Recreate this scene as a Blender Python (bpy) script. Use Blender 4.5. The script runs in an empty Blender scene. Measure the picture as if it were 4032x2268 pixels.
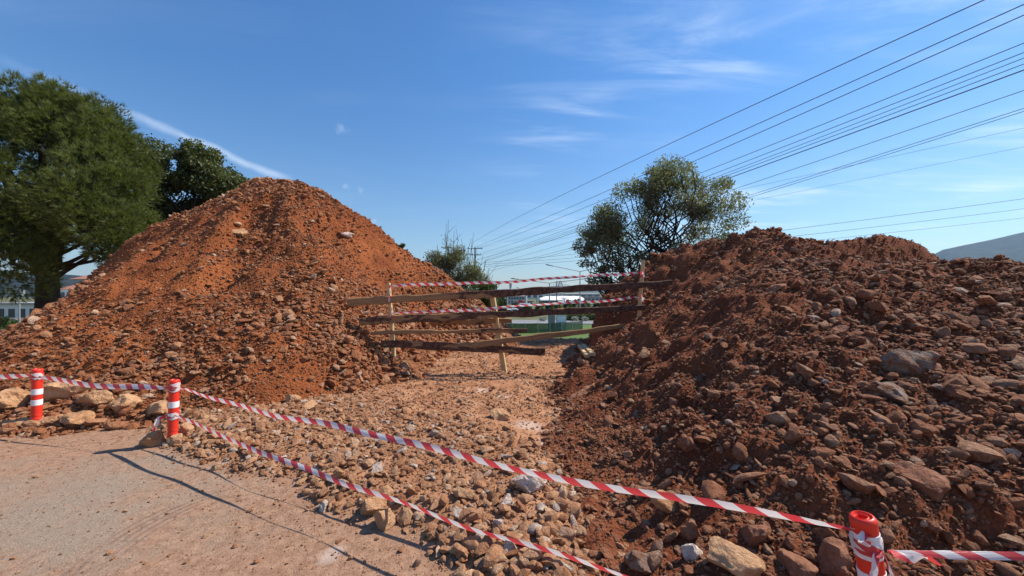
import bpy, math, random
import numpy as np
from mathutils import Vector, Matrix

sc = bpy.context.scene
R = math.radians
# ------------------------------------------------------------------ camera
HC = 1.65
cam_d = bpy.data.cameras.new('camera'); cam = bpy.data.objects.new('camera', cam_d)
sc.collection.objects.link(cam)
cam.location = (0, 0, HC); cam.rotation_euler = (R(90), 0, 0)
cam_d.sensor_width = 36; cam_d.lens = 13.5; cam_d.shift_y = 3/1024
cam_d.clip_start = 0.05; cam_d.clip_end = 30000
sc.camera = cam
# ------------------------------------------------------------------ light
SUN_EL, SUN_AZ = 48.0, 20.0          # azimuth measured from +X towards +Y
sd = Vector((math.cos(R(SUN_EL))*math.cos(R(SUN_AZ)), math.cos(R(SUN_EL))*math.sin(R(SUN_AZ)), math.sin(R(SUN_EL))))
sun_d = bpy.data.lights.new('sun', 'SUN'); sun_d.energy = 5.0; sun_d.angle = R(0.53); sun_d.color = (1.0, 0.91, 0.78)
sun = bpy.data.objects.new('sun', sun_d); sc.collection.objects.link(sun)
sun.rotation_euler = sd.to_track_quat('Z', 'Y').to_euler()
sun.location = (20, 10, 30)
sc.view_settings.view_transform = 'Standard'; sc.view_settings.look = 'None'
sc.view_settings.exposure = 0.5; sc.view_settings.gamma = 1.0
sc.view_settings.use_curve_mapping = False
world = bpy.data.worlds.new('World'); sc.world = world; world.use_nodes = True


class NT:
    """small node-tree writer"""
    def __init__(s, tree):
        s.t = tree; s.n = tree.nodes; s.l = tree.links
    def node(s, kind, **kw):
        n = s.n.new(kind)
        for k, v in kw.items(): setattr(n, k, v)
        return n
    def link(s, a, b): s.l.new(a, b)
    def put(s, sock, v):
        if isinstance(v, bpy.types.NodeSocket): s.l.new(v, sock)
        elif v is not None: sock.default_value = v
    def math(s, op, a, b=None, c=None, clamp=False):
        n = s.node('ShaderNodeMath', operation=op, use_clamp=clamp)
        s.put(n.inputs[0], a); s.put(n.inputs[1], b); s.put(n.inputs[2], c)
        return n.outputs[0]
    def vmath(s, op, a, b=None):
        n = s.node('ShaderNodeVectorMath', operation=op)
        s.put(n.inputs[0], a); s.put(n.inputs[1], b)
        return n.outputs['Value'] if op in ('DOT_PRODUCT', 'LENGTH', 'DISTANCE') else n.outputs[0]
    def mix(s, f, a, b, blend='MIX'):
        n = s.node('ShaderNodeMix', data_type='RGBA', blend_type=blend)
        s.put(n.inputs[0], f)
        s.put(n.inputs[6], (*a, 1) if isinstance(a, tuple) and len(a) == 3 else a)
        s.put(n.inputs[7], (*b, 1) if isinstance(b, tuple) and len(b) == 3 else b)
        return n.outputs[2]
    def noise(s, vec, scale, detail=4, rough=0.55, dist=0.0):
        n = s.node('ShaderNodeTexNoise'); s.put(n.inputs['Vector'], vec)
        n.inputs['Scale'].default_value = scale; n.inputs['Detail'].default_value = detail
        n.inputs['Roughness'].default_value = rough; n.inputs['Distortion'].default_value = dist
        return n.outputs['Fac']
    def ramp(s, f, stops):
        n = s.node('ShaderNodeValToRGB'); s.put(n.inputs[0], f)
        el = n.color_ramp.elements
        while len(el) < len(stops): el.new(0.5)
        for e, (p, c) in zip(el, stops):
            e.position = p; e.color = (*c, 1) if len(c) == 3 else c
        return n.outputs[0]
    def step(s, v, a, b):
        n = s.node('ShaderNodeMapRange', interpolation_type='SMOOTHSTEP'); s.put(n.inputs[0], v)
        n.inputs[1].default_value = a; n.inputs[2].default_value = b
        return n.outputs[0]
    def bump(s, h, strength=0.5, dist=0.02):
        n = s.node('ShaderNodeBump'); n.inputs['Strength'].default_value = strength
        n.inputs['Distance'].default_value = dist; s.put(n.inputs['Height'], h)
        return n.outputs[0]


def build_world():
    t = NT(world.node_tree); t.n.clear()
    sky = t.node('ShaderNodeTexSky', sky_type='NISHITA'); sky.sun_disc = False
    sky.sun_elevation = R(SUN_EL); sky.sun_rotation = R(90-SUN_AZ)
    sky.air_density = 1.35; sky.dust_density = 0.35; sky.ozone_density = 2.6; sky.altitude = 600
    tc = t.node('ShaderNodeTexCoord'); d = t.vmath('NORMALIZE', tc.outputs['Generated'])
    sep = t.node('ShaderNodeSeparateXYZ'); t.link(d, sep.inputs[0]); dx, dy, dz = sep.outputs
    # cirrus sheet seen in perspective on a plane high above the place
    inv = t.math('DIVIDE', 1.0, t.math('MAXIMUM', t.math('ADD', dz, 0.08), 0.03))
    comb = t.node('ShaderNodeCombineXYZ'); t.link(t.math('MULTIPLY', dx, inv), comb.inputs[0]); t.link(t.math('MULTIPLY', dy, inv), comb.inputs[1])
    mp = t.node('ShaderNodeMapping'); t.link(comb.outputs[0], mp.inputs[0]); mp.inputs['Rotation'].default_value = (0, 0, R(-62)); mp.inputs['Scale'].default_value = (0.42, 1.9, 1)
    streak = t.noise(mp.outputs[0], 1.7, 7, 0.62, 0.9)
    mask = t.noise(comb.outputs[0], 0.75, 3, 0.5)
    c = t.math('MULTIPLY', t.step(streak, 0.40, 0.80), t.step(mask, 0.42, 0.68))
    # more cirrus on the sunny side of the sky
    side = t.step(dx, -0.25, 0.45)
    c = t.math('MULTIPLY', c, t.math('ADD', 0.10, t.math('MULTIPLY', side, 1.05)))
    # old condensation trail: a great-circle band on the left
    def gdir(px, py):
        return Vector(((px-512)/384, 1, (291-py)/384)).normalized()
    a, b = gdir(0, 52), gdir(300, 186)
    n = a.cross(b).normalized(); ms = (a+b).normalized(); tang = n.cross(ms)
    wob = t.math('MULTIPLY', t.math('SUBTRACT', t.noise(d, 7, 3, 0.5), 0.5), 0.05)
    off = t.math('ABSOLUTE', t.math('ADD', t.math('ADD', t.vmath('DOT_PRODUCT', d, tuple(n)), wob), -0.004))
    along = t.vmath('DOT_PRODUCT', d, tuple(tang))
    ha = a.angle(b)/2
    fade = t.math('MULTIPLY', t.step(along, math.sin(ha)*1.02, math.sin(ha)*0.7), t.step(along, -math.sin(ha)*1.3, math.sin(ha)*0.3)) if b.dot(tang) > 0 else t.math('MULTIPLY', t.step(along, -math.sin(ha)*1.02, -math.sin(ha)*0.7), t.step(along, math.sin(ha)*1.3, -math.sin(ha)*0.3))
    trail = t.math('MULTIPLY', t.step(off, 0.012, 0.0), fade)
    trail = t.math('MULTIPLY', trail, t.math('ADD', 0.15, t.math('MULTIPLY', t.noise(d, 22, 5, 0.65), 0.75)))
    # a few small fair-weather puffs
    puffs = None
    for (px, py, r) in ((342, 128, 0.016), (360, 190, 0.012), (345, 186, 0.007), (374, 221, 0.009)):
        g = gdir(px, py)
        dist = t.vmath('DISTANCE', d, tuple(g))
        dist = t.math('ADD', dist, t.math('MULTIPLY', t.math('SUBTRACT', t.noise(d, 55, 4, 0.6), 0.5), 0.045))
        q = t.math('MULTIPLY', t.step(dist, r, r*0.1), 0.13)
        puffs = q if puffs is None else t.math('MAXIMUM', puffs, q)
    cl = t.math('MAXIMUM', t.math('MAXIMUM', t.math('MULTIPLY', c, 0.72), t.math('MULTIPLY', trail, 0.62)), puffs)
    cl = t.math('MULTIPLY', cl, t.step(dz, 0.02, 0.12))
    tint = t.mix(1.0, sky.outputs[0], t.mix(t.step(dz, 0.0, .55), (0.86, 1.0, 1.16), (0.47, 0.87, 1.28)), 'MULTIPLY')
    col = t.mix(cl, tint, (9.6, 10.6, 11.8))
    bg = t.node('ShaderNodeBackground'); t.link(col, bg.inputs[0]); bg.inputs[1].default_value = 0.083
    out = t.node('ShaderNodeOutputWorld'); t.link(bg.outputs[0], out.inputs[0])


build_world()

# ------------------------------------------------------------------ helpers
rng = np.random.default_rng(7)
random.seed(7)
C = sc.collection


def tag(o, label=None, cat=None, group=None, kind=None):
    if label: o['label'] = label
    if cat: o['category'] = cat
    if group: o['group'] = group
    if kind: o['kind'] = kind
    return o


def empty(name, loc=(0, 0, 0), rz=0, parent=None):
    o = bpy.data.objects.new(name, None); C.objects.link(o)
    o.location = loc; o.rotation_euler = (0, 0, rz); o.empty_display_size = 0.2
    if parent: o.parent = parent
    return o


def mesh_from(name, V, F, mats, uv=None, mi=None, smooth=None):
    me = bpy.data.meshes.new(name)
    me.from_pydata([tuple(map(float, v)) for v in V], [], [tuple(f) for f in F])
    for m in (mats if isinstance(mats, (list, tuple)) else [mats]): me.materials.append(m)
    if mi is not None: me.polygons.foreach_set('material_index', mi)
    if smooth is not None:
        me.polygons.foreach_set('use_smooth', [True]*len(me.polygons))
        if smooth > 0: me.set_sharp_from_angle(angle=R(smooth))
    me.update()
    return me


def obj(name, me, parent=None, loc=(0, 0, 0), rot=(0, 0, 0), scale=(1, 1, 1)):
    o = bpy.data.objects.new(name, me); C.objects.link(o)
    o.location = loc; o.rotation_euler = rot; o.scale = scale
    if parent: o.parent = parent
    return o


def np_mesh(name, V, quads=None, tris=None, mats=(), smooth=True):
    """fast mesh from numpy arrays"""
    me = bpy.data.meshes.new(name)
    V = np.asarray(V, dtype=np.float32)
    me.vertices.add(len(V)); me.vertices.foreach_set('co', V.ravel())
    parts = []; starts = []; tot = 0
    for arr in (quads, tris):
        if arr is not None and len(arr):
            arr = np.asarray(arr, dtype=np.int32); k = arr.shape[1]
            starts.append(tot + np.arange(len(arr))*k); parts.append(arr.ravel()); tot += arr.size
    loops = np.concatenate(parts); ls = np.concatenate(starts).astype(np.int32)
    me.loops.add(len(loops)); me.loops.foreach_set('vertex_index', loops)
    me.polygons.add(len(ls)); me.polygons.foreach_set('loop_start', ls)
    me.polygons.foreach_set('use_smooth', np.full(len(ls), smooth))
    for m in (mats if isinstance(mats, (list, tuple)) else [mats]): me.materials.append(m)
    me.update(calc_edges=True); me.validate()
    return me


class MB:
    """collects boxes, bars, tubes, lathes into one mesh"""
    def __init__(s): s.V = []; s.F = []
    def add(s, V, F):
        n = len(s.V); s.V += [tuple(v) for v in V]; s.F += [tuple(i+n for i in f) for f in F]; return s
    def box(s, x0, x1, y0, y1, z0, z1, m=None):
        V = [(x, y, z) for x in (x0, x1) for y in (y0, y1) for z in (z0, z1)]
        if m is not None: V = [m @ Vector(v) for v in V]
        return s.add(V, [(0, 1, 3, 2), (4, 6, 7, 5), (0, 4, 5, 1), (2, 3, 7, 6), (0, 2, 6, 4), (1, 5, 7, 3)])
    def bevel_bar(s, a, b, w, t, up=(0, 0, 1), ch=0.004):
        a, b = Vector(a), Vector(b); d = (b-a).normalized(); sx = d.cross(Vector(up)).normalized(); sz = sx.cross(d)
        hw, ht = w/2, t/2
        prof = [(-hw+ch, -ht), (hw-ch, -ht), (hw, -ht+ch), (hw, ht-ch), (hw-ch, ht), (-hw+ch, ht), (-hw, ht-ch), (-hw, -ht+ch)]
        V = [p + sx*u + sz*v for p in (a, b) for u, v in prof]
        F = [(i, (i+1) % 8, 8+(i+1) % 8, 8+i) for i in range(8)] + [tuple(range(7, -1, -1)), tuple(range(8, 16))]
        return s.add(V, F)
    def tube(s, pts, rad, n=6, cap=True):
        pts = [Vector(p) for p in pts]
        if not isinstance(rad, (list, tuple)): rad = [rad]*len(pts)
        V = []; F = []
        ref = Vector((0.13, 0.21, 0.97))
        for i, p in enumerate(pts):
            d = (pts[min(i+1, len(pts)-1)]-pts[max(i-1, 0)]).normalized()
            if abs(d.dot(ref)) > 0.95: ref = Vector((0.9, 0.3, 0.1))
            u = d.cross(ref).normalized(); v = d.cross(u)
            for k in range(n):
                a = 2*math.pi*k/n
                V.append(p + (u*math.cos(a)+v*math.sin(a))*rad[i])
        for i in range(len(pts)-1):
            for k in range(n):
                k2 = (k+1) % n
                F.append((i*n+k, i*n+k2, (i+1)*n+k2, (i+1)*n+k))
        if cap: F += [tuple(range(n-1, -1, -1)), tuple(range((len(pts)-1)*n, len(pts)*n))]
        return s.add(V, F)
    def lathe(s, prof, n=24, f=None):
        V = []; F = []
        for j, (r, z) in enumerate(prof):
            for k in range(n):
                a = 2*math.pi*k/n
                rr = r*(f(a, z) if f else 1)
                V.append((rr*math.cos(a), rr*math.sin(a), z))
        for j in range(len(prof)-1):
            for k in range(n):
                k2 = (k+1) % n; F.append((j*n+k, j*n+k2, (j+1)*n+k2, (j+1)*n+k))
        return s.add(V, F)
    def build(s, name, mat, parent=None, smooth=None, loc=(0, 0, 0), rot=(0, 0, 0)):
        return obj(name, mesh_from(name, s.V, s.F, mat, smooth=smooth), parent, loc, rot)


# ---- numpy noise
def _hash(ix, iy, seed):
    h = (ix.astype(np.int64)*374761393 + iy.astype(np.int64)*668265263 + seed*1442695041) & 0xffffffff
    h = ((h ^ (h >> 13))*1274126177) & 0xffffffff
    h = (h ^ (h >> 16)) & 0xffffffff
    return h/4294967295.0


def vnoise(x, y, seed=0):
    x = np.asarray(x, float); y = np.asarray(y, float)
    ix = np.floor(x); iy = np.floor(y); fx = x-ix; fy = y-iy
    u = fx*fx*fx*(fx*(fx*6-15)+10); v = fy*fy*fy*(fy*(fy*6-15)+10)
    a = _hash(ix, iy, seed); b = _hash(ix+1, iy, seed); c = _hash(ix, iy+1, seed); d = _hash(ix+1, iy+1, seed)
    return ((a*(1-u)+b*u)*(1-v)+(c*(1-u)+d*u)*v)*2-1


def fbm(x, y, seed=0, oct=4, gain=0.5):
    s = 0; a = 1; t = 0
    for o in range(oct):
        s = s + a*vnoise(x*2**o+o*17.3, y*2**o-o*9.1, seed+o); t += a; a *= gain
    return s/t


def ss(x, a, b):
    t = np.clip((x-a)/(b-a), 0, 1); return t*t*(3-2*t)


def smin(a, b, k): h = np.clip(0.5+0.5*(b-a)/k, 0, 1); return b*(1-h)+a*h-k*h*(1-h)
def smax(a, b, k): return -smin(-a, -b, k)
def softplus(v, k): return k*np.logaddexp(0, v/k)


# ------------------------------------------------------------------ terrain heights
YBX = [-30, -12, -6.2, -4.7, -4.1, -3.4, -2.57, -1.37, -.55, .25, .8, 1.6, 4, 30]
YBY = [5.6, 4.9, 4.62, 4.72, 4.34, 3.92, 3.52, 2.87, 2.36, 1.72, 1.2, .7, .3, .3]


def rub(x, y):      # metres into the rubble from the edge of the paved lane
    return (y-np.interp(x, YBX, YBY))*0.85 + 0.20*fbm(x*1.5, y*1.5, 91, 4)


def drop(x, y):
    edge = 13.2 + 0.4*fbm(x*0.7, 0*x, 8, 2) + 3.5*ss(-x, 1.5, 5) + 3*ss(x, 4, 7)
    return -3.1*ss(y, edge, edge+6.5)


def ground_h(x, y):
    d = rub(x, y)
    near = 0.10*ss(d, -0.02, 0.45)*(1-0.65*ss(d, 1.2, 2.8))*(1-.9*ss(x, .1, .65))
    fade = 1-ss(np.hypot(x, y), 14, 22)
    z = near*fade
    z = z + (0.035*fbm(x*0.5, y*0.5, 3, 3) + 0.02*fbm(x*2.1, y*2.1, 4, 3)*ss(d, -.2, .5) + 0.012*vnoise(x*9, y*9, 5)*ss(d, -.1, .3))*fade
    # wheel ruts of the track
    z = z + 0.02*vnoise(x*1.5+y*.3, y*0.25, 6)*ss(d, .5, 2)*fade
    # edge of the site drops to the lower road
    z = z + drop(x, y) + 0.05*fbm(x*1.2, y*1.2, 44, 3)*ss(y, 15, 18)*(1-ss(y, 22, 26))
    z = z - 0.35*ss(y, 22, 60) - 1.1*ss(y, 60, 120) - 6.5*ss(y, 120, 420) - 4*ss(y, 420, 1500)
    return z


def left_h(x, y):
    dx = x+7.05; dy = y-11.5
    ex = np.where(dx > 0, np.maximum(dx-.35, 0)*0.63, np.minimum(dx+.7, 0)*0.55)
    ey = dy*0.745
    ang = np.arctan2(ey, ex)
    r = np.sqrt(ex**2+ey**2+0.09)
    h = 5.42-r
    # erosion ribs and slumps running down the slope
    h = h + 0.27*fbm(ang*3.1+1.3, r*0.35, 11, 3)*ss(r, 0.3, 1.6)*(1-ss(r, 4.0, 5.3)*.5)
    rid = 1-np.abs(fbm(ang*5+0.25*fbm(x, y, 13, 2), r*0.5+4, 12, 2))*2.2
    h = h - 0.21*np.clip(rid, 0, 1)**2*ss(r, 0.8, 1.8)*(1-ss(r, 3.2, 4.6))
    h = h + 0.12*fbm(x*0.9, y*0.9, 14, 2) + 0.085*fbm(x*2.3, y*2.3, 15, 3)
    # the flank towards the pine is cut back steeply
    pl = 1.62+0.631*x+0.713*y + .6*np.exp(-((x+10.9)/1.6)**2)*ss(y, 9.6, 11.2)-.25*ss(-x, 11, 13) + 0.10*fbm(x*.8, y*.8, 18, 3)
    h = smin(h, pl+.14, .3)
    # right side: close to the barrier the toe swings back, behind it the face stands farther away
    tx = np.interp(y, [4, 5.4, 6.3, 7.15, 8], [3.6, 2.85, 2.25, 1.75, 1.7])
    nz = 0.14*fbm(x*.9, y*.9, 19, 3)
    h = smin(h, 1.02*softplus(-x-tx, .12)+.74*softplus(y-10.1, .2)+nz, .25)
    h = smin(h, .97*(.3-x)+nz, .3)
    for (gx, ya, yb, dp, sl) in ((-6.35, 8.1, 10.2, .38, .12), (-4.95, 8.9, 10.9, .28, -.25), (-7.7, 7.5, 9.3, .20, .3), (-5.5, 6.6, 8.3, .22, -.1), (-3.9, 8.2, 9.7, .24, -.3), (-8.9, 9.0, 10.4, .2, .4)):
        dd = x-gx+sl*(y-(ya+yb)/2)+.16*fbm(y*1.7, x*0.4+gx, 25, 2)
        h = h - dp*np.exp(-(dd/.2)**2)*ss(y, ya, ya+.6)*(1-ss(y, yb-.6, yb)) + dp*.45*np.exp(-((dd+.42)/.25)**2)*ss(y, ya, ya+.6)*(1-ss(y, yb-.6, yb))
    h = softplus(h, 0.13)-0.16
    h = h + 0.035*fbm(x*6, y*6, 16, 3) + 0.075*(np.abs(fbm(x*2.9+2, y*2.9, 17, 3))*2-.5)*ss(h, .1, .6) + drop(x, y)
    return h


def seg_left(x, y):  # signed distance right of the toe line of the right heap
    tx = np.interp(y, [-2, 1.2, 2.2, 3.8, 7, 9.4, 13.5, 16], [.2, .35, .42, .62, 1.12, 1.85, 2.7, 4.2])
    return x-tx


def right_h(x, y):
    w = fbm(x*0.45, y*0.45, 21, 2)
    d = seg_left(x, y)*0.97
    kl = 0.56+0.2*ss(y, 3, 7.5)
    bk = ss(y, 8.1, 9.6)
    hl = kl*d + 1.15*bk*ss(d+.1*w, -.05, .5)      # cut face on the far side of the barrier
    hf = 0.42*(y-0.98)+0.05*(x-3.0)
    hp = 2.25+.62*bk*(1-ss(x, 4.8, 6.6))+0.25*w-0.24*softplus(x-6.8, .5)
    hb = 0.7*(13.6-y)
    hr = 0.5*(17-x)
    b = smin(smin(smin(smin(hl, hf, 0.35), hp, 0.5), hb, .4), hr, .4)
    r1 = np.sqrt((np.abs(x-5.3)*0.62)**2+((y-8.3)*0.74)**2+0.10)
    m1 = 3.34-r1
    ex = np.maximum(np.abs(x-9.3)-.9, 0)
    r2 = np.sqrt((ex*0.80)**2+((y-10.0)*np.where(y < 10, 1.5, .9))**2+.05)
    r2 = r2-.12*(1-ss(np.abs(x-9.3), .5, 1.6))
    m2 = 3.1-r2
    b = smax(b, np.minimum(m1, hl+.2), 0.25); b = b-.30*np.exp(-((x-8.3)/1.3)**2-((y-8.7)/.7)**2)
    b = smax(b, m2, 0.12)
    b = b + 0.17*fbm(x*0.8+3, y*0.8, 22, 3) + 0.11*fbm(x*2.2, y*2.2, 23, 3)
    b = softplus(b, 0.10)-0.055
    b = b + 0.09*(np.abs(fbm(x*2.6+2, y*2.6, 28, 3))*2-.5)*ss(b, .05, .4)
    b = b + 0.05*fbm(x*5.5, y*5.5, 24, 3) + 0.02*np.abs(vnoise(x*13, y*13, 29)) + drop(x, y)
    return b


def H(x, y):
    x = np.asarray(x, float); y = np.asarray(y, float)
    return np.maximum(np.maximum(ground_h(x, y), left_h(x, y)), right_h(x, y))


def hnorm(fn, x, y, e=0.06):
    gx = (fn(x+e, y)-fn(x-e, y))/(2*e); gy = (fn(x, y+e)-fn(x, y-e))/(2*e)
    n = np.stack([-gx, -gy, np.ones_like(gx)], -1)
    return n/np.linalg.norm(n, axis=-1, keepdims=True)


S = 1024/2576.0
def at(xd, yd, Y):           # a sighted direction (in the 2576 px wide copy) to a place Y metres away
    return Vector(((xd*S-512)/384*Y, Y, HC+(291-yd*S)/384*Y))


def hit(xd, yd, ymax=16):    # where that direction meets the terrain
    Y = np.arange(1.2, ymax, 0.01)
    x = (xd*S-512)/384*Y; z = HC+(291-yd*S)/384*Y
    i = np.argmax(H(x, Y) >= z)
    return Vector((x[i], Y[i], z[i]))


# ------------------------------------------------------------------ materials
def new_mat(name):
    m = bpy.data.materials.new(name); m.use_nodes = True
    t = NT(m.node_tree); t.n.clear()
    out = t.node('ShaderNodeOutputMaterial'); b = t.node('ShaderNodeBsdfPrincipled'); t.link(b.outputs[0], out.inputs[0])
    b.inputs['Specular IOR Level'].default_value = 0.25
    return m, t, b, out


def plain(name, col, rough=0.7, metal=0.0, var=0.15, scale=8, spec=0.3, bump=0.0):
    m, t, b, o = new_mat(name)
    tc = t.node('ShaderNodeTexCoord')
    nz = t.noise(tc.outputs['Object'], scale, 5, 0.6)
    c = t.mix(nz, tuple(v*(1-var) for v in col), tuple(min(1, v*(1+var)) for v in col))
    t.link(c, b.inputs['Base Color']); b.inputs['Roughness'].default_value = rough; b.inputs['Metallic'].default_value = metal
    b.inputs['Specular IOR Level'].default_value = spec
    if bump: t.link(t.bump(t.noise(tc.outputs['Object'], scale*4, 5, .6), bump, 0.01), b.inputs['Normal'])
    return m


def soil_mat(name, ca, cb, cc):
    m, t, b, o = new_mat(name)
    g = t.node('ShaderNodeNewGeometry'); P = g.outputs['Position']
    n1 = t.noise(P, 0.9, 5, 0.6); n2 = t.noise(P, 9, 6, 0.7); n3 = t.noise(P, 55, 4, 0.65)
    c = t.mix(t.step(n1, 0.35, 0.65), ca, cb)
    c = t.mix(t.math('MULTIPLY', t.step(n2, 0.52, 0.75), 0.55), c, cc)
    c = t.mix(t.math('MULTIPLY', t.step(n3, 0.35, 0.62), 0.5), c, t.mix(1.0, c, (0.62, 0.55, 0.5), 'MULTIPLY'))
    t.link(c, b.inputs['Base Color']); b.inputs['Roughness'].default_value = 0.95; b.inputs['Specular IOR Level'].default_value = 0.1
    v = t.node('ShaderNodeTexVoronoi'); t.link(P, v.inputs['Vector']); v.inputs['Scale'].default_value = 28
    hgt = t.math('ADD', t.math('MULTIPLY', n2, 1.0), t.math('ADD', t.math('MULTIPLY', n3, 0.5), t.math('MULTIPLY', v.outputs['Distance'], -0.5)))
    t.link(t.bump(hgt, 0.9, 0.05), b.inputs['Normal'])
    return m


M = {}
M['soil_left'] = soil_mat('orange_soil', (0.34, 0.108, 0.038), (0.235, 0.070, 0.027), (0.40, 0.165, 0.070))
M['soil_right'] = soil_mat('dark_red_soil', (0.245, 0.083, 0.038), (0.165, 0.050, 0.024), (0.32, 0.132, 0.066))


def stone_mat(name, stops, dust, dustamt=0.45):
    m, t, b, o = new_mat(name)
    oi = t.node('ShaderNodeObjectInfo'); tc = t.node('ShaderNodeTexCoord')
    vec = t.node('ShaderNodeCombineXYZ')
    for i in range(3): t.link(t.math('MULTIPLY', oi.outputs['Random'], 31.0+7*i), vec.inputs[i])
    P = t.vmath('ADD', tc.outputs['Object'], vec.outputs[0])
    base = t.ramp(oi.outputs['Random'], stops)
    n1 = t.noise(P, 1.6, 5, 0.65); n2 = t.noise(P, 7, 5, 0.7); n3 = t.noise(P, 3.2, 3, 0.5, 2.0)
    c = t.mix(t.math('MULTIPLY', t.step(n1, 0.35, 0.7), 0.7), base, t.mix(1.0, base, (0.62, 0.5, 0.42), 'MULTIPLY'))
    c = t.mix(t.math('MULTIPLY', t.step(n3, 0.55, 0.66), 0.35), c, t.mix(1.0, c, (1.5, 1.5, 1.55), 'MULTIPLY'))
    c = t.mix(t.math('MULTIPLY', t.step(n2, 0.42, 0.62), dustamt), c, dust)
    t.link(c, b.inputs['Base Color']); b.inputs['Roughness'].default_value = 0.88; b.inputs['Specular IOR Level'].default_value = 0.18
    t.link(t.bump(t.math('ADD', n2, t.math('MULTIPLY', n1, 1.5)), 0.6, 0.12), b.inputs['Normal'])
    return m


M['stone'] = stone_mat('brick_red_stone', [(0, (.30, .120, .055)), (.25, (.40, .190, .095)), (.5, (.33, .140, .064)), (.75, (.50, .29, .165)), (.90, (.25, .092, .042)), (.96, (.52, .36, .24)), (1, (.58, .46, .35))], (.30, .10, .045), .5)
M['stone_g'] = stone_mat('tan_stone', [(0, (.38, .18, .09)), (.22, (.50, .29, .165)), (.45, (.41, .20, .10)), (.65, (.57, .37, .225)), (.82, (.32, .135, .066)), (.90, (.62, .45, .31)), (.96, (.44, .40, .36)), (1, (.70, .60, .49))], (.38, .16, .072), .45)
M['stone_r'] = stone_mat('red_stone', [(0, (.28, .115, .060)), (.3, (.40, .20, .112)), (.55, (.32, .14, .074)), (.8, (.46, .29, .185)), (.93, (.19, .08, .046)), (.985, (.50, .36, .25)), (1, (.58, .46, .37))], (.215, .080, .040), 0.65)
M['boulder_tan'] = stone_mat('tan_boulder', [(0, (.52, .29, .15)), (1, (.56, .35, .2))], (.42, .19, .09), .4)
M['boulder_red'] = stone_mat('red_boulder', [(0, (.38, .19, .115)), (1, (.30, .14, .085))], (.22, .085, .045), .6)
M['boulder_grey'] = stone_mat('grey_boulder', [(0, (.30, .23, .185)), (1, (.25, .19, .155))], (.21, .085, .044), 1.0)
M['boulder_pale'] = stone_mat('pale_boulder', [(0, (.66, .54, .47)), (1, (.68, .58, .50))], (.48, .28, .18), .30)


def ground_mat():
    m, t, b, o = new_mat('ground')
    g = t.node('ShaderNodeNewGeometry'); P = g.outputs['Position']
    at_ = t.node('ShaderNodeAttribute'); at_.attribute_name = 'zone'
    sep = t.node('ShaderNodeSeparateColor'); t.link(at_.outputs['Color'], sep.inputs[0])
    paved, grass, pale = sep.outputs
    n0 = t.noise(P, 0.55, 5, 0.6); n1 = t.noise(P, 2.2, 6, 0.65); n2 = t.noise(P, 14, 6, 0.7); n3 = t.noise(P, 90, 4, 0.7); n4 = t.noise(P, 320, 2, .6)
    soil = t.mix(t.step(n1, .35, .65), (.31, .140, .070), (.43, .225, .125))
    soil = t.mix(t.math('MULTIPLY', t.step(n2, .5, .7), .6), soil, (.34, .15, .07))
    # the lane: worn grey asphalt under a film of red dust, clearer towards the lower left
    asph = t.mix(t.step(n3, .3, .7), (.20, .165, .125), (.32, .265, .205))
    asph = t.mix(t.math('MULTIPLY', t.step(n4, .56, .66), .6), asph, (.52, .45, .37))
    dustc = t.mix(t.step(n2, .35, .65), (.40, .235, .15), (.27, .145, .088))
    px = t.node('ShaderNodeSeparateXYZ'); t.link(P, px.inputs[0])
    tow = t.math('ADD', t.math('MULTIPLY', px.outputs[0], 0.9), t.math('MULTIPLY', px.outputs[1], -0.25))
    gd = t.vmath('DISTANCE', t.vmath('MULTIPLY', P, (.8, 1, 0)), (-2.95, 2.9, 0))
    dust = t.math('ADD', t.step(t.math('ADD', gd, t.math('MULTIPLY', t.math('SUBTRACT', n1, 0.5), 2.6)), .1, 1.6), t.math('MULTIPLY', t.math('SUBTRACT', n0, .5), 1.2), clamp=True)
    dust = t.math('ADD', 0.18, t.math('MULTIPLY', dust, .78))
    lane = t.mix(dust, asph, dustc)
    lane = t.mix(t.math('MULTIPLY', t.step(n3, .58, .70), .55), lane, (.55, .40, .29))
    lane = t.mix(t.math('MULTIPLY', t.step(t.noise(P, 34, 4, .7), .56, .66), .6), lane, (.12, .085, .065))
    # tyre scrub marks: a bundle of dark arcs
    c1 = t.vmath('DISTANCE', t.vmath('MULTIPLY', P, (1, 1, 0)), (-1.75, 2.62, 0))
    arc = t.math('SINE', t.math('MULTIPLY', c1, 115))
    inr = t.math('MULTIPLY', t.step(c1, .62, .72), t.step(c1, 1.02, .90))
    ang = t.math('MULTIPLY', t.step(px.outputs[0], -2.35, -2.5), t.step(px.outputs[1], 3.42, 3.3))
    mark = t.math('MULTIPLY', t.math('MULTIPLY', inr, ang), t.math('MULTIPLY', t.step(arc, -.1, .7), t.step(n1, .38, .55)))
    lane = t.mix(t.math('MULTIPLY', mark, .5), lane, (.12, .105, .10))
    c = t.mix(paved, soil, lane)
    c = t.mix(t.math('MULTIPLY', pale, .4), c, (.66, .58, .52))
    gr = t.mix(t.step(t.noise(P, 0.25, 5, .6), .35, .65), (.075, .095, .035), (.17, .145, .075))
    c = t.mix(grass, c, gr)
    t.link(c, b.inputs['Base Color']); b.inputs['Roughness'].default_value = .93; b.inputs['Specular IOR Level'].default_value = .12
    h = t.math('ADD', t.math('MULTIPLY', n2, .6), t.math('ADD', t.math('MULTIPLY', n3, .55), t.math('MULTIPLY', n4, .18)))
    t.link(t.bump(h, .75, .022), b.inputs['Normal'])
    return m


M['ground'] = ground_mat()


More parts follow.
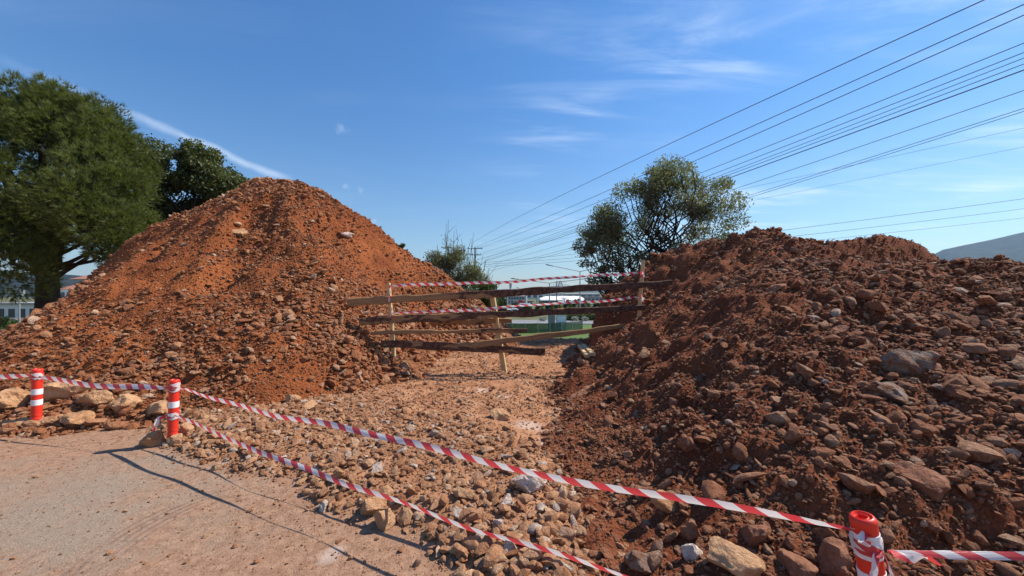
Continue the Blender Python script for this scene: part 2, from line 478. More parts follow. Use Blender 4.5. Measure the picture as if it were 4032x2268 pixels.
def tape_mat(name, per=0.17, slant=0.35, red=(.72, .035, .05)):
    m, t, b, o = new_mat(name)
    uv = t.node('ShaderNodeUVMap'); sp = t.node('ShaderNodeSeparateXYZ'); t.link(uv.outputs[0], sp.inputs[0])
    ph = t.math('FRACT', t.math('ADD', t.math('DIVIDE', sp.outputs[0], per), t.math('MULTIPLY', sp.outputs[1], slant)))
    k = t.math('MULTIPLY', t.step(ph, 0.0, 0.02), t.step(ph, .52, .50))
    g = t.node('ShaderNodeNewGeometry')
    w = t.noise(g.outputs['Position'], 30, 3, .5)
    c = t.mix(k, (.84, .83, .83), red)
    c = t.mix(t.math('MULTIPLY', w, .18), c, (.6, .42, .36))
    t.link(c, b.inputs['Base Color']); b.inputs['Roughness'].default_value = .38; b.inputs['Specular IOR Level'].default_value = .5
    mp = t.node('ShaderNodeMapping'); t.link(uv.outputs[0], mp.inputs[0]); mp.inputs['Scale'].default_value = (3.5, 7, 1)
    t.link(t.bump(t.noise(mp.outputs[0], 1.2, 4, .6), .35, .02), b.inputs['Normal'])
    tr = t.node('ShaderNodeBsdfTranslucent'); t.link(c, tr.inputs[0])
    mx = t.node('ShaderNodeMixShader'); mx.inputs[0].default_value = .35
    t.link(b.outputs[0], mx.inputs[1]); t.link(tr.outputs[0], mx.inputs[2]); t.link(mx.outputs[0], o.inputs[0])
    return m


M['tape'] = tape_mat('barrier_tape')


def leaf_mat(name, dark, light, trans=0.3, warm=None):
    m, t, b, o = new_mat(name)
    g = t.node('ShaderNodeNewGeometry'); at_ = t.node('ShaderNodeAttribute'); at_.attribute_name = 'tint'
    n = t.noise(g.outputs['Position'], 0.9, 3, .6)
    c = t.mix(t.math('ADD', t.math('MULTIPLY', at_.outputs['Fac'], .7), t.math('MULTIPLY', t.step(n, .35, .65), .3)), dark, light)
    if warm: c = t.mix(t.step(at_.outputs['Fac'], .93, .97), c, warm)
    t.link(c, b.inputs['Base Color']); b.inputs['Roughness'].default_value = .55; b.inputs['Specular IOR Level'].default_value = .3
    tr = t.node('ShaderNodeBsdfTranslucent'); t.link(t.mix(1.0, c, (1.2, 1.35, .7), 'MULTIPLY'), tr.inputs[0])
    mx = t.node('ShaderNodeMixShader'); mx.inputs[0].default_value = trans
    t.link(b.outputs[0], mx.inputs[1]); t.link(tr.outputs[0], mx.inputs[2]); t.link(mx.outputs[0], o.inputs[0])
    return m


M['pine'] = leaf_mat('pine_needles', (.040, .055, .014), (.165, .190, .048), .36)
M['broad'] = leaf_mat('dark_leaves', (.035, .05, .018), (.13, .155, .05), .28, (.22, .17, .05))
M['olive'] = leaf_mat('grey_green_leaves', (.075, .09, .052), (.245, .26, .16), .42, (.32, .22, .10))
M['bushy'] = leaf_mat('bush_leaves', (.035, .06, .018), (.11, .16, .04), .3)
M['far_leaf'] = leaf_mat('far_tree_leaves', (.035, .05, .02), (.09, .11, .04), .2)
M['bark'] = plain('bark', (.085, .06, .045), .9, 0, .4, 12, .1, .8)
M['bark_dk'] = plain('dark_bark', (.045, .032, .028), .9, 0, .4, 12, .1, .8)
M['white_wall'] = plain('white_render', (.72, .70, .66), .85, 0, .08, .4)
M['grey_wall'] = plain('grey_render', (.34, .33, .33), .85, 0, .1, .4)
M['stone_wall'] = plain('rubble_wall', (.33, .30, .25), .9, 0, .35, 2.2)
M['roof_tile'] = plain('red_roof', (.34, .15, .10), .85, 0, .25, 1.5)
M['dark_roof'] = plain('dark_roof', (.13, .13, .14), .8, 0, .2, 1)
M['glass'] = plain('window_glass', (.05, .06, .075), .15, 0, .1, 1, .5)
M['membrane'] = plain('white_membrane', (.86, .86, .86), .6, 0, .03, .1)
M['metal'] = plain('galvanised_metal', (.30, .32, .33), .5, .4, .1, 4)
M['dark_metal'] = plain('dark_metal', (.06, .06, .065), .5, .3, .1, 4)
M['asphalt'] = plain('lower_asphalt', (.20, .20, .205), .9, 0, .12, 1.5)
M['kerb'] = plain('pale_kerb', (.62, .60, .56), .85, 0, .1, 2)
M['yellow'] = plain('yellow_paint', (.60, .36, .05), .6, 0, .1, 1)
M['red_paint'] = plain('red_paint', (.55, .03, .03), .5, 0, .1, 1)
M['blue_paint'] = plain('blue_paint', (.05, .12, .45), .5, 0, .1, 1)
M['rubber'] = plain('tyre_rubber', (.02, .02, .02), .8)
M['tar'] = plain('cable_sheath', (.02, .022, .028), .6)


def grass_mat():
    m, t, b, o = new_mat('lawn')
    g = t.node('ShaderNodeNewGeometry'); P = g.outputs['Position']
    c = t.mix(t.noise(P, .6, 6, .65), (.055, .10, .022), (.13, .20, .05))
    t.link(c, b.inputs['Base Color']); b.inputs['Roughness'].default_value = .9
    t.link(t.bump(t.noise(P, 12, 5, .7), .8, .1), b.inputs['Normal'])
    return m


M['lawn'] = grass_mat()


def net_mat():
    m, t, b, o = new_mat('green_netting')
    tr = t.node('ShaderNodeBsdfTransparent'); mx = t.node('ShaderNodeMixShader')
    tc = t.node('ShaderNodeTexCoord')
    n = t.noise(tc.outputs['Object'], 1.1, 3, .5)
    t.link(t.math('ADD', .74, t.math('MULTIPLY', n, .25)), mx.inputs[0])
    t.link(tr.outputs[0], mx.inputs[1]); t.link(b.outputs[0], mx.inputs[2]); t.link(mx.outputs[0], o.inputs[0])
    b.inputs['Base Color'].default_value = (.014, .050, .032, 1); b.inputs['Roughness'].default_value = .7
    return m


M['net'] = net_mat()


def wood_mat(name, bare=(.32, .175, .085), pale=False):
    m, t, b, o = new_mat(name)
    tc = t.node('ShaderNodeTexCoord'); P = tc.outputs['Object']
    mp = t.node('ShaderNodeMapping'); t.link(P, mp.inputs[0]); mp.inputs['Scale'].default_value = (1.2, 14, 22)
    gr = t.noise(mp.outputs[0], 3, 5, .6, .6)
    c = t.mix(t.step(gr, .3, .7), tuple(v*.68 for v in bare), tuple(v*1.12 for v in bare))
    mp3 = t.node('ShaderNodeMapping'); t.link(P, mp3.inputs[0]); mp3.inputs['Scale'].default_value = (1, 1.6, 1.6)
    v = t.node('ShaderNodeTexVoronoi'); t.link(mp3.outputs[0], v.inputs[0]); v.inputs['Scale'].default_value = 2.6
    c = t.mix(t.step(v.outputs['Distance'], .11, .07), c, (.10, .05, .025))
    h = gr
    if not pale:
        at_ = t.node('ShaderNodeAttribute'); at_.attribute_name = 'bark'
        mp2 = t.node('ShaderNodeMapping'); t.link(P, mp2.inputs[0]); mp2.inputs['Scale'].default_value = (2.0, 7, 7)
        nb = t.noise(mp2.outputs[0], 1.1, 5, .55, .8)
        k = t.step(t.math('SUBTRACT', at_.outputs['Fac'], nb), -.012, .012)
        nb2 = t.noise(P, 18, 5, .7)
        bk = t.mix(t.step(nb2, .35, .65), (.055, .026, .018), (.15, .075, .048))
        c = t.mix(k, c, bk)
        h = t.math('ADD', t.math('MULTIPLY', gr, .4), t.math('MULTIPLY', k, t.math('ADD', 1.0, nb2)))
    t.link(c, b.inputs['Base Color']); b.inputs['Roughness'].default_value = .8; b.inputs['Specular IOR Level'].default_value = .2
    t.link(t.bump(h, .5, .012), b.inputs['Normal'])
    return m


M['plank'] = wood_mat('waney_plank')
M['stake'] = wood_mat('sawn_pine', (.60, .42, .22), True)


# ------------------------------------------------------------------ ground sheet
def grow(a, step, end, g):
    out = []
    s = step; v = a
    sign = 1 if end > a else -1
    while (end-v)*sign > 0:
        s *= g; v += sign*s; out.append(v)
    return out


def grid_mesh(name, xs, ys, fn, mat, keep=None):
    xs = np.array(xs); ys = np.array(ys)
    X, Y = np.meshgrid(xs, ys); Z = fn(X, Y)
    V = np.stack([X, Y, Z], -1).reshape(-1, 3)
    nx, ny = len(xs), len(ys)
    i = np.arange(nx-1)[None, :]+np.arange(ny-1)[:, None]*nx
    Q = np.stack([i, i+1, i+nx+1, i+nx], -1).reshape(-1, 4)
    if keep is not None:
        k = keep(X, Y, Z).ravel(); Q = Q[k[Q].any(1)]
        used = np.zeros(len(V), bool); used[Q.ravel()] = True
        m = np.cumsum(used)-1; V = V[used]; Q = m[Q]
    return np_mesh(name, V, quads=Q, mats=mat), V


xs = sorted(grow(-8, .05, -9000, 1.13)) + list(np.arange(-8, 4.5, .05)) + grow(4.45, .05, 9000, 1.13)
ys = sorted(grow(.6, .05, -300, 1.16)) + list(np.arange(.6, 14, .05)) + grow(13.95, .05, 9000, 1.10)
gm, GV = grid_mesh('ground', xs, ys, ground_h, M['ground'])
ca = gm.color_attributes.new('zone', 'FLOAT_COLOR', 'POINT')
d = rub(GV[:, 0], GV[:, 1])
zone = np.ones((len(GV), 4), np.float32)
zone[:, 0] = (1-ss(d, -.05, .22))
zone[:, 1] = ss(GV[:, 1], 14.5, 17.5)
pale = np.zeros(len(GV))
for (px, py, rr) in ((1215, 985, .22), (1270, 1000, .12), (740, 1000, .16), (820, 1395, .10), (560, 1165, .10), (1330, 1075, .28), (1390, 1120, .25)):
    p = at(px, py, 384*HC/(py*S-291)); dd = np.hypot(GV[:, 0]-p.x, GV[:, 1]-p.y)+.08*fbm(GV[:, 0]*9, GV[:, 1]*9, 55, 3)
    pale = np.maximum(pale, 1-ss(dd, rr*.2, rr))
zone[:, 2] = pale
ca.data.foreach_set('color', zone.ravel())
ground = tag(obj('ground', gm), kind='structure')

# ------------------------------------------------------------------ the two heaps
lx = sorted(grow(-13, .07, -17.5, 1.05)) + list(np.arange(-13, 2.2, .055))
ly = list(np.arange(3.6, 12.4, .05)) + grow(12.35, .05, 19, 1.06)
lm, _ = grid_mesh('soil', lx, ly, left_h, M['soil_left'], keep=lambda X, Y, Z: Z > ground_h(X, Y)-.12)
left_pile = tag(empty('earth_heap', (-7, 11.5, 0)), 'tall orange-red cone of excavated earth and stones left of the timber barrier', 'earth heap')
lo = obj('soil', lm); lo.parent = left_pile; lo.matrix_parent_inverse = Matrix.Translation((7, -11.5, 0))
rx = list(np.arange(.15, 4, .032)) + grow(3.97, .032, 19, 1.018)
ry = list(np.arange(1.2, 4.5, .032)) + grow(4.47, .032, 16, 1.014)
rm, _ = grid_mesh('soil', rx, ry, right_h, M['soil_right'], keep=lambda X, Y, Z: Z > ground_h(X, Y)-.12)
right_pile = tag(empty('earth_heap', (7, 8, 0)), 'broad dark red heap of stony earth filling the right of the view', 'earth heap')
ro = obj('soil', rm); ro.parent = right_pile; ro.matrix_parent_inverse = Matrix.Translation((-7, -8, 0))


# ------------------------------------------------------------------ stones
def ico(sub):
    import bmesh
    bm = bmesh.new(); bmesh.ops.create_icosphere(bm, subdivisions=sub, radius=.5)
    V = np.array([v.co[:] for v in bm.verts]); F = np.array([[v.index for v in f.verts] for f in bm.faces]); bm.free()
    return V, F


def stone_mesh(name, sub, seed, mat, cuts=9, rough=.10, elong=(1, .8, .62), ang=32):
    r = np.random.default_rng(seed)
    V, F = ico(sub)
    for _ in range(cuts):
        n = r.normal(size=3); n /= np.linalg.norm(n); dd = r.uniform(.23, .41)
        k = V@n; over = k > dd
        V[over] -= np.outer((k[over]-dd)*r.uniform(.8, 1.0), n)
    for f, a in ((3, rough), (7, rough*.5), (15, rough*.3), (27, rough*.2)):
        if f > 8 and sub < 3: continue
        p = V*f; nn = vnoise(p[:, 0]+p[:, 2]*.7+seed, p[:, 1]-p[:, 2]*.6, seed) + vnoise(p[:, 2]+seed, p[:, 0]*.8, seed+3)
        V = V*(1+a*nn[:, None]*.6)
    V = V*np.array(elong)*np.array([1, r.uniform(.85, 1.1), r.uniform(.85, 1.15)])
    V = V/(V[:, 0].max()-V[:, 0].min())
    me = np_mesh(name, V, tris=F, mats=mat, smooth=True); me.set_sharp_from_angle(angle=R(ang))
    return me


NK = 9
TM = [stone_mesh('stone', 2, 100+i, M['stone'], cuts=15+i % 5, rough=.10+.05*(i % 3), elong=(1, .82-.05*(i % 3), .64-.07*(i % 4)), ang=18+4*(i % 4)) for i in range(NK)]
TG = [m.copy() for m in TM]
for m in TG: m.materials.clear(); m.materials.append(M['stone_g'])
TR = [m.copy() for m in TM]
for m in TR: m.materials.clear(); m.materials.append(M['stone_r'])


def cloud_nodes(name, srcs):
    ng = bpy.data.node_groups.new(name, 'GeometryNodeTree')
    ng.interface.new_socket('Geometry', in_out='INPUT', socket_type='NodeSocketGeometry')
    ng.interface.new_socket('Geometry', in_out='OUTPUT', socket_type='NodeSocketGeometry')
    N = ng.nodes; L = ng.links
    gi = N.new('NodeGroupInput'); go = N.new('NodeGroupOutput')
    join = N.new('GeometryNodeJoinGeometry')
    for s in srcs:
        o = N.new('GeometryNodeObjectInfo'); o.inputs['Object'].default_value = s; o.inputs['As Instance'].default_value = True
        L.new(o.outputs['Geometry'], join.inputs[0])
    iop = N.new('GeometryNodeInstanceOnPoints'); L.new(gi.outputs[0], iop.inputs['Points'])
    L.new(join.outputs[0], iop.inputs['Instance']); iop.inputs['Pick Instance'].default_value = True
    def attr(n, typ):
        a = N.new('GeometryNodeInputNamedAttribute'); a.data_type = typ; a.inputs['Name'].default_value = n
        return a.outputs['Attribute']
    L.new(attr('idx', 'INT'), iop.inputs['Instance Index']); L.new(attr('rot', 'FLOAT_VECTOR'), iop.inputs['Rotation']); L.new(attr('scl', 'FLOAT_VECTOR'), iop.inputs['Scale'])
    L.new(iop.outputs[0], go.inputs[0])
    return ng


def cloud(name, P, rot, scl, idx, srcs, parent):
    me = bpy.data.meshes.new(name); me.vertices.add(len(P)); me.vertices.foreach_set('co', P.astype(np.float32).ravel())
    a = me.attributes.new('rot', 'FLOAT_VECTOR', 'POINT'); a.data.foreach_set('vector', rot.astype(np.float32).ravel())
    a = me.attributes.new('scl', 'FLOAT_VECTOR', 'POINT'); a.data.foreach_set('vector', scl.astype(np.float32).ravel())
    a = me.attributes.new('idx', 'INT', 'POINT'); a.data.foreach_set('value', idx.astype(np.int32))
    o = bpy.data.objects.new(name, me); C.objects.link(o)
    if parent: o.parent = parent; o.matrix_parent_inverse = Matrix.Translation(-parent.location)
    md = o.modifiers.new('stones', 'NODES'); md.node_group = cloud_nodes(name, srcs)
    o['kind'] = 'stuff'
    return o


def scatter(parent, fn, X, Y, size, meshes, cname, sink=.12, flat=.35, nbig=300, other=None):
    """stones at X,Y with given sizes on surface fn: the 300 that show largest are objects, the rest one instanced part"""
    z = fn(X, Y)
    n = hnorm(fn, X, Y)
    dist = np.sqrt(X**2+Y**2+(z-HC)**2)
    k = len(X)
    idx = rng.integers(0, NK, k)
    rot = np.stack([rng.normal(0, flat, k)-n[:, 1]*.6, rng.normal(0, flat, k)+n[:, 0]*.6, rng.uniform(0, 6.283, k)], -1)
    scl = size[:, None]*np.stack([rng.uniform(.85, 1.15, k), rng.uniform(.8, 1.15, k), rng.uniform(.75, 1.15, k)], -1)
    P = np.stack([X, Y, z], -1) + n*(size*(0.30-sink))[:, None]
    app = size/dist
    px = 512+384*X/np.maximum(Y, .1); py = 291-384*(P[:, 2]-HC)/np.maximum(Y, .1)
    vis = (px > 0) & (px < 1024) & (py < 576) & (Y > .5)
    facing = (n*(np.array([0, 0, HC])-P)).sum(1) > 0
    score = np.where(vis & facing, app, app*.01)
    order = np.argsort(-score); big = order[:nbig]; rest = order[nbig:]
    objs = []
    for i in big:
        o = obj('stone', meshes[idx[i]], parent)
        if parent is not None: o.matrix_parent_inverse = Matrix.Translation(-parent.location)
        o.location = P[i]; o.rotation_euler = rot[i]; o.scale = scl[i]
        objs.append(o)
    srcs = []
    for kk in range(NK):
        for o in objs:
            if o.data == meshes[kk]: srcs.append(o); break
    cloud(cname, P[rest], rot[rest], scl[rest], idx[rest] % len(srcs), srcs, parent)
    return objs


def sizes(n, lo, hi, a=2.3):
    u = rng.random(n); return (lo**(-a)+(hi**(-a)-lo**(-a))*u)**(-1/a)


# left heap
n = 210000
X = rng.uniform(-15.5, 1, n); Y = rng.uniform(4.0, 15.5, n)
h = left_h(X, Y); z0 = ground_h(X, Y)
low = 1-ss(h, .3, 2.6)
patch = fbm(X*.55, Y*.55, 31, 3)
keep = (h > z0-.03) & (Y < 13.5) & (rng.random(n) < np.clip(.42+.45*low+.8*patch+.45*ss(h, 3.2, 4.5)+.25*ss(X, -6.8, -5.6)*(1-low)-.45*ss(X, -6.6, -8.0)*(1-low)*(1-ss(h, 3.6, 4.6)), .14, 1)*np.clip(1.35-Y/22, .3, 1))
X, Y, low, patch, h = X[keep], Y[keep], low[keep], patch[keep], h[keep]
sz = sizes(len(X), 1, 6.5, 2.85)*(1-.28*(1-low)*(1-ss(h, 4.0, 4.9)))*np.clip(.0035*np.hypot(X, Y), .022, .042)*(1+.75*low*ss(patch, -.25, .3))
sz = np.minimum(sz, .26)
scatter(left_pile, left_h, X, Y, sz, TM, 'pebbles')
# fringe of big rocks along the foot
# right heap
n = 120000
u = rng.random(n)
Y = 1.3+11.5*u**1.35; X = .25+rng.random(n)*(1.5*Y+1.5)
h = right_h(X, Y); z0 = ground_h(X, Y)
patch = fbm(X*.8, Y*.8, 33, 3)
keep = (h > z0-.03) & (rng.random(n) < np.clip(.52+.9*patch+.6*(1-ss(Y, 2.6, 4.2)), .15, 1))
X, Y = X[keep], Y[keep]
dd = np.hypot(X, Y)
sz = sizes(len(X), 1, 9, 2.75)*np.clip(.0042*dd, .009, .028)
sz = sz*np.where((Y < 3.2) & (rng.random(len(X)) < .06), rng.uniform(1.8, 4.5, len(X)), 1)
sz = np.minimum(sz, .2)
scatter(right_pile, right_h, X, Y, sz, TR, 'pebbles', sink=.16)
# rubble apron and track
n = 190000
u = rng.random(n)
Y = 1.5+12*u**1.9; X = -6.8+rng.random(n)*10.6
d = rub(X, Y); lh = left_h(X, Y); rh = right_h(X, Y); z0 = ground_h(X, Y)
apron = ss(d, -.04, .15)*(1-ss(d, 1.3, 2.4))
track = ss(d, .9, 2.0)
edgeL = ss(X, -3.2, -4.2)
prob = np.clip(1.0*apron+1*.72*track*(.55+.6*fbm(X*.9, Y*.9, 61, 3)), 0, 1)
keep = (d > -.1) & (lh < z0+.06) & (rh < z0+.06) & (rng.random(n) < prob)
X, Y, apron, track, d = X[keep], Y[keep], apron[keep], track[keep], d[keep]
dd = np.hypot(X, Y)
ro_ = rng.random(len(X)) < .12*apron*(.5+.8*ss(fbm(X*1.2, Y*1.2, 71, 2), -.4, .3))
sz = np.where(ro_, sizes(len(X), .055, .15, 1.9), sizes(len(X), 1, 6, 2.9)*np.clip(.0042*dd, .011, .026)*(1-.25*track))
objs_g = scatter(ground, ground_h, X, Y, sz, TG, 'gravel', sink=.13)
# loose bits on the lane
n = 22000
Y = 1.6+3.2*rng.random(n)**1.2; X = -7+rng.random(n)*7.5
d = rub(X, Y)
keep = (d < 0) & (rng.random(n) < np.clip(.22+1.3*np.exp(d*2.4), 0, 1))
X, Y = X[keep], Y[keep]
sz = sizes(len(X), .006, .05, 2.7)
idx = rng.integers(0, NK, len(X))
P = np.stack([X, Y, ground_h(X, Y)+sz*.2], -1)
srcs = []
for kk in range(NK):
    for o in objs_g:
        if o.data == TG[kk]: srcs.append(o); break
cloud('grit', P, np.stack([rng.normal(0, .3, len(X)), rng.normal(0, .3, len(X)), rng.uniform(0, 6, len(X))], -1), np.repeat(sz[:, None], 3, 1), idx % len(srcs), srcs, ground)

# ------------------------------------------------------------------ boulders
BL = [  # x, y (2576 copy), apparent width, elong, material, tilt, label
 (1328, 1222, 88, (1, .8, .72), 'pale', (.1, .2, .3), 'pale pinkish white angular boulder at the track edge, just below the upper tape'),
 (388, 1112, 62, (1, .8, .8), 'tan', (0, .1, .2), 'blocky tan boulder in front of the foot of the middle bollard'),
 (440, 1112, 34, (1, .8, 1.1), 'tan', (.2, .1, .9), 'small upright tan rock wedged against the foot of the middle bollard'),
 (466, 1086, 44, (1, .8, .85), 'tan', (.1, .1, 1.9), 'rounded brown rock just right of the middle bollard'),
 (46, 1064, 84, (1, .7, .42), 'tan', (0, 0, .1), 'bright orange-tan flat rock at the lane edge in front of the left bollard'),
 (125, 1056, 64, (1, .7, .5), 'tan', (.1, 0, .5), 'brown flattened rock at the lane edge right of the left bollard'),
 (200, 1052, 92, (1, .6, .5), 'tan', (0, .1, .1), 'long low brown rock in the row along the lane edge'),
 (150, 985, 150, (1, .6, .55), 'tan', (.3, -.25, .2), 'big leaning slab of rock behind the left bollard'),
 (255, 1003, 92, (1, .5, .45), 'tan', (.1, .1, .2), 'low veined rock between the two left bollards'),
 (330, 1015, 86, (1, .7, .6), 'tan', (.1, .1, 1.1), 'rough brown rock left of the middle bollard, midway up the row'),
 (395, 1030, 80, (1, .8, .7), 'tan', (.4, .1, 2.1), 'dark crumbly rock directly left of the middle bollard'),
 (30, 1010, 90, (1, .8, .6), 'tan', (.1, .2, 2.6), 'rounded rock at the left edge of the photo beside the left bollard'),
 (2110, 832, 66, (1, .8, .75), 'red', (.1, .1, .5), 'pinkish brown boulder standing proud high on the right heap'),
 (2290, 912, 150, (1, .8, .62), 'grey', (.2, .1, .2), 'largest grey-white boulder half buried in the right heap'),
 (2255, 990, 140, (1, .5, .45), 'grey', (.1, .35, .1), 'long grey-white boulder just below the largest grey one'),
 (2445, 868, 96, (1, .7, .45), 'red', (.2, .1, .1), 'dark brown boulder near the right edge of the right heap'),
 (2400, 975, 70, (1, .7, .5), 'red', (.1, .2, .4), 'reddish oval boulder right of the long grey-white one'),
 (1256, 1047, 46, (1, .8, .6), 'tan', (.1, .1, .4), 'tan rock lying alone in the middle of the track'),
 (1684, 1268, 100, (1, .36, .34), 'tan', (.3, .65, .1), 'long narrow tan rock slanting down the heap across the upper tape'),
 (1600, 1300, 66, (1, .36, .4), 'red', (.2, 1.2, .3), 'thin upright red stone between the two tapes'),
 (1612, 1420, 76, (1, .8, .8), 'grey', (.1, .1, .6), 'grey and white blocky boulder at the bottom edge, under the lower tape end'),
 (1842, 1412, 128, (1, .8, .62), 'tan', (.1, .1, .3), 'large pale brown boulder at the bottom edge, left of the near bollard'),
 (1745, 1395, 62, (1, .8, .8), 'pale', (.3, .1, 1.3), 'whitish rock between the grey block and the large pale brown boulder'),
 (1900, 1348, 84, (1, .75, .8), 'red', (.5, .3, .8), 'round red-brown boulder above the large pale brown one'),
 (1996, 1428, 92, (1, .8, .8), 'red', (.2, .3, 1.5), 'dome-shaped red boulder at the bottom edge near the bollard'),
 (2085, 1405, 100, (1, .8, 1.0), 'red', (.2, .1, .7), 'tall soil-caked boulder leaning beside the near bollard'),
 (1730, 1118, 56, (1, .62, .7), 'red', (.2, .8, .3), 'tilted block of reddish stone in the middle of the right heap'),
 (1740, 1345, 56, (1, .7, .9), 'red', (.3, 1.1, .9), 'egg-shaped red boulder below the upper tape, left of the round red-brown one'),
 (2310, 1205, 150, (1, .7, .6), 'red', (.1, .35, .2), 'big brown boulder right of centre in the heap above the right tape'),
 (1955, 722, 56, (1, .7, .4), 'red', (.1, -.2, .3), 'pale slab near the top of the right heap'),
 (2225, 660, 40, (1, .7, .7), 'red', (.1, .1, .3), 'brown rock standing before the dark hollow at the crest'),
 (1462, 984, 80, (1, .4, .22), 'red', (.0, -.3, .35), 'flat brown slab lying at the edge between track and right heap'),
 (1224, 1424, 40, (1, .8, 1.0), 'grey', (.3, .4, .6), 'blue-grey faceted stone at the bottom of the rubble'),
 (1103, 1352, 42, (1, .4, .35), 'grey', (.1, 1.2, .5), 'splintered blue-grey rock in the rubble above the second shadow line'),
 (1048, 1420, 30, (1, .4, .4), 'grey', (.1, -.9, .5), 'small grey shard on the edge of the rubble by the shadow line'),
 (1275, 1268, 44, (1, .8, .7), 'pale', (.1, .2, 1.0), 'whitish lump in the rubble below the pale pinkish boulder'),
 (1252, 1325, 34, (1, .8, .8), 'pale', (.1, .3, 2.0), 'small pale stone touching the lower tape line'),
 (945, 1278, 62, (1, .7, .6), 'tan', (.1, .1, .4), 'smooth tan boulder in the rubble below the lower tape'),
 (968, 1316, 54, (1, .8, .8), 'tan', (.3, .1, 1.4), 'rounded brown boulder directly in front of the smooth tan one'),
 (1163, 1245, 62, (1, .6, .5), 'tan', (.1, .2, .1), 'flat brown wedge of rock between the two tapes'),
 (850, 1195, 48, (1, .6, .55), 'tan', (.1, .3, 2.1), 'oblong tan rock between the tapes nearer the middle bollard'),
 (1220, 1185, 46, (1, .6, .5), 'tan', (.2, -.5, .2), 'tilted tan rock just under the upper tape left of the pale boulder'),
 (735, 1010, 40, (1, .8, 1.0), 'tan', (.2, .1, .2), 'upright tan rock at the foot of the left heap behind the upper tape'),
 (780, 1025, 44, (1, .7, .6), 'tan', (.2, .1, 1.2), 'brown rock right of the upright tan one at the foot of the left heap'),
 (600, 588, 40, (1, .8, .6), 'tan', (.2, .1, .2), 'dark rock jutting near the top of the left heap'),
 (313, 762, 26, (1, .8, .7), 'red', (.2, .1, .2), 'small dark rock on the smooth left flank of the left heap'),
 (875, 592, 30, (1, .7, .5), 'pale', (.2, .1, .5), 'whitish rock high on the right flank of the left heap'),
 (648, 455, 32, (1, .8, .6), 'tan', (.2, .1, .5), 'reddish rock on the very top of the left heap'),
 (1450, 893, 24, (1, .8, .5), 'tan', (.2, .1, .5), 'small tan rock beside the pair of timbers'),
]
for i, (bx, by, bw, el, mk, tl, lab) in enumerate(BL):
    p = hit(bx, by+bw*.12)
    w = bw*S/384*p.y*(1/math.hypot(1, p.x/p.y)**.6)
    me = stone_mesh('boulder', 4, 500+i, M['boulder_'+mk], cuts=13, rough=.20, elong=el, ang=30)
    o = obj('boulder', me, None, (p.x, p.y, p.z), tl, (w*1.08,)*3)
    zz = float(H(p.x, p.y)); o.location.z = zz + w*el[2]*(.27 if mk in ('tan', 'pale') else .13)
    tag(o, lab, 'rock')


# ------------------------------------------------------------------ bollards
def bollard_materials():
    m, t, b, o = new_mat('red_plastic')
    tc = t.node('ShaderNodeTexCoord')
    n = t.noise(tc.outputs['Object'], 14, 5, .65)
    c = t.mix(t.step(n, .5, .85), (.72, .035, .018), (.45, .075, .035))
    t.link(c, b.inputs['Base Color']); b.inputs['Roughness'].default_value = .42; b.inputs['Specular IOR Level'].default_value = .4
    M['bred'] = m
    m, t, b, o = new_mat('reflective_white')
    tc = t.node('ShaderNodeTexCoord')
    n = t.noise(tc.outputs['Object'], 30, 5, .65)
    c = t.mix(t.step(n, .5, .8), (.78, .77, .78), (.58, .50, .46))
    t.link(c, b.inputs['Base Color']); b.inputs['Roughness'].default_value = .5
    M['bwhite'] = m


bollard_materials()
BR = .045


def bfun(twist):
    def f(a, z):
        k = max(0, min(1, (.22-z)/.08))*max(0, min(1, z/.03))
        return 1+min(twist,1)*.08*k*math.sin(a*1.0+z*150)
    return f


def make_bollard(loc, lean, twist, label, turn=0):
    root = empty('bollard', loc); root.rotation_euler = (lean[1], lean[0], turn)
    tag(root, label, 'bollard', 'red and white bollards carrying the tape')
    zs = [(BR+.028, 0), (BR+.03, .012), (BR+.006, .03)]
    zs += [(BR, .04+.66*i/60) for i in range(61)]
    zs += [(BR+.001, .705), (BR-.001, .715), (BR-.006, .722), (BR-.012, .724), (BR-.015, .720), (BR-.018, .714), (BR-.022, .714), (BR-.024, .719), (BR-.027, .720), (BR-.029, .712), (BR-.030, .68), (BR-.030, .60), (.0001, .60)]
    MB().lathe(zs, 28, bfun(twist)).build('body', M['bred'], root, smooth=50)
    for (z0, z1) in ((.30, .365), (.425, .49)) if twist < 2 else ((.42, .50), (.56, .66)):
        MB().lathe([(BR+.0005, z0), (BR+.0022, z0+.001), (BR+.0022, z1-.001), (BR+.0005, z1)], 28, bfun(twist)).build('reflective_band', M['bwhite'], root, smooth=30)
    return root


def seat(x, y): return Vector((x, y, float(ground_h(x, y))-.02))


b1 = make_bollard((-5.60, 4.52, .01), (.02, 0), 1, 'red bollard with two white bands at the left edge, standing among rocks')
b2 = make_bollard((-3.67, 4.15, -.03), (.03, .0), 1, 'middle red bollard wrapped in tape twice, a tan block at its foot')
b3 = make_bollard((1.575, 1.60, 0.0), (-.16, 0), 2, 'near red bollard at the bottom right, leaning, with wide white bands and loose tape')
b4 = make_bollard((3.75, 1.62, -.02), (.03, 0), 1, 'red bollard beyond the right edge holding the end of the right tape')


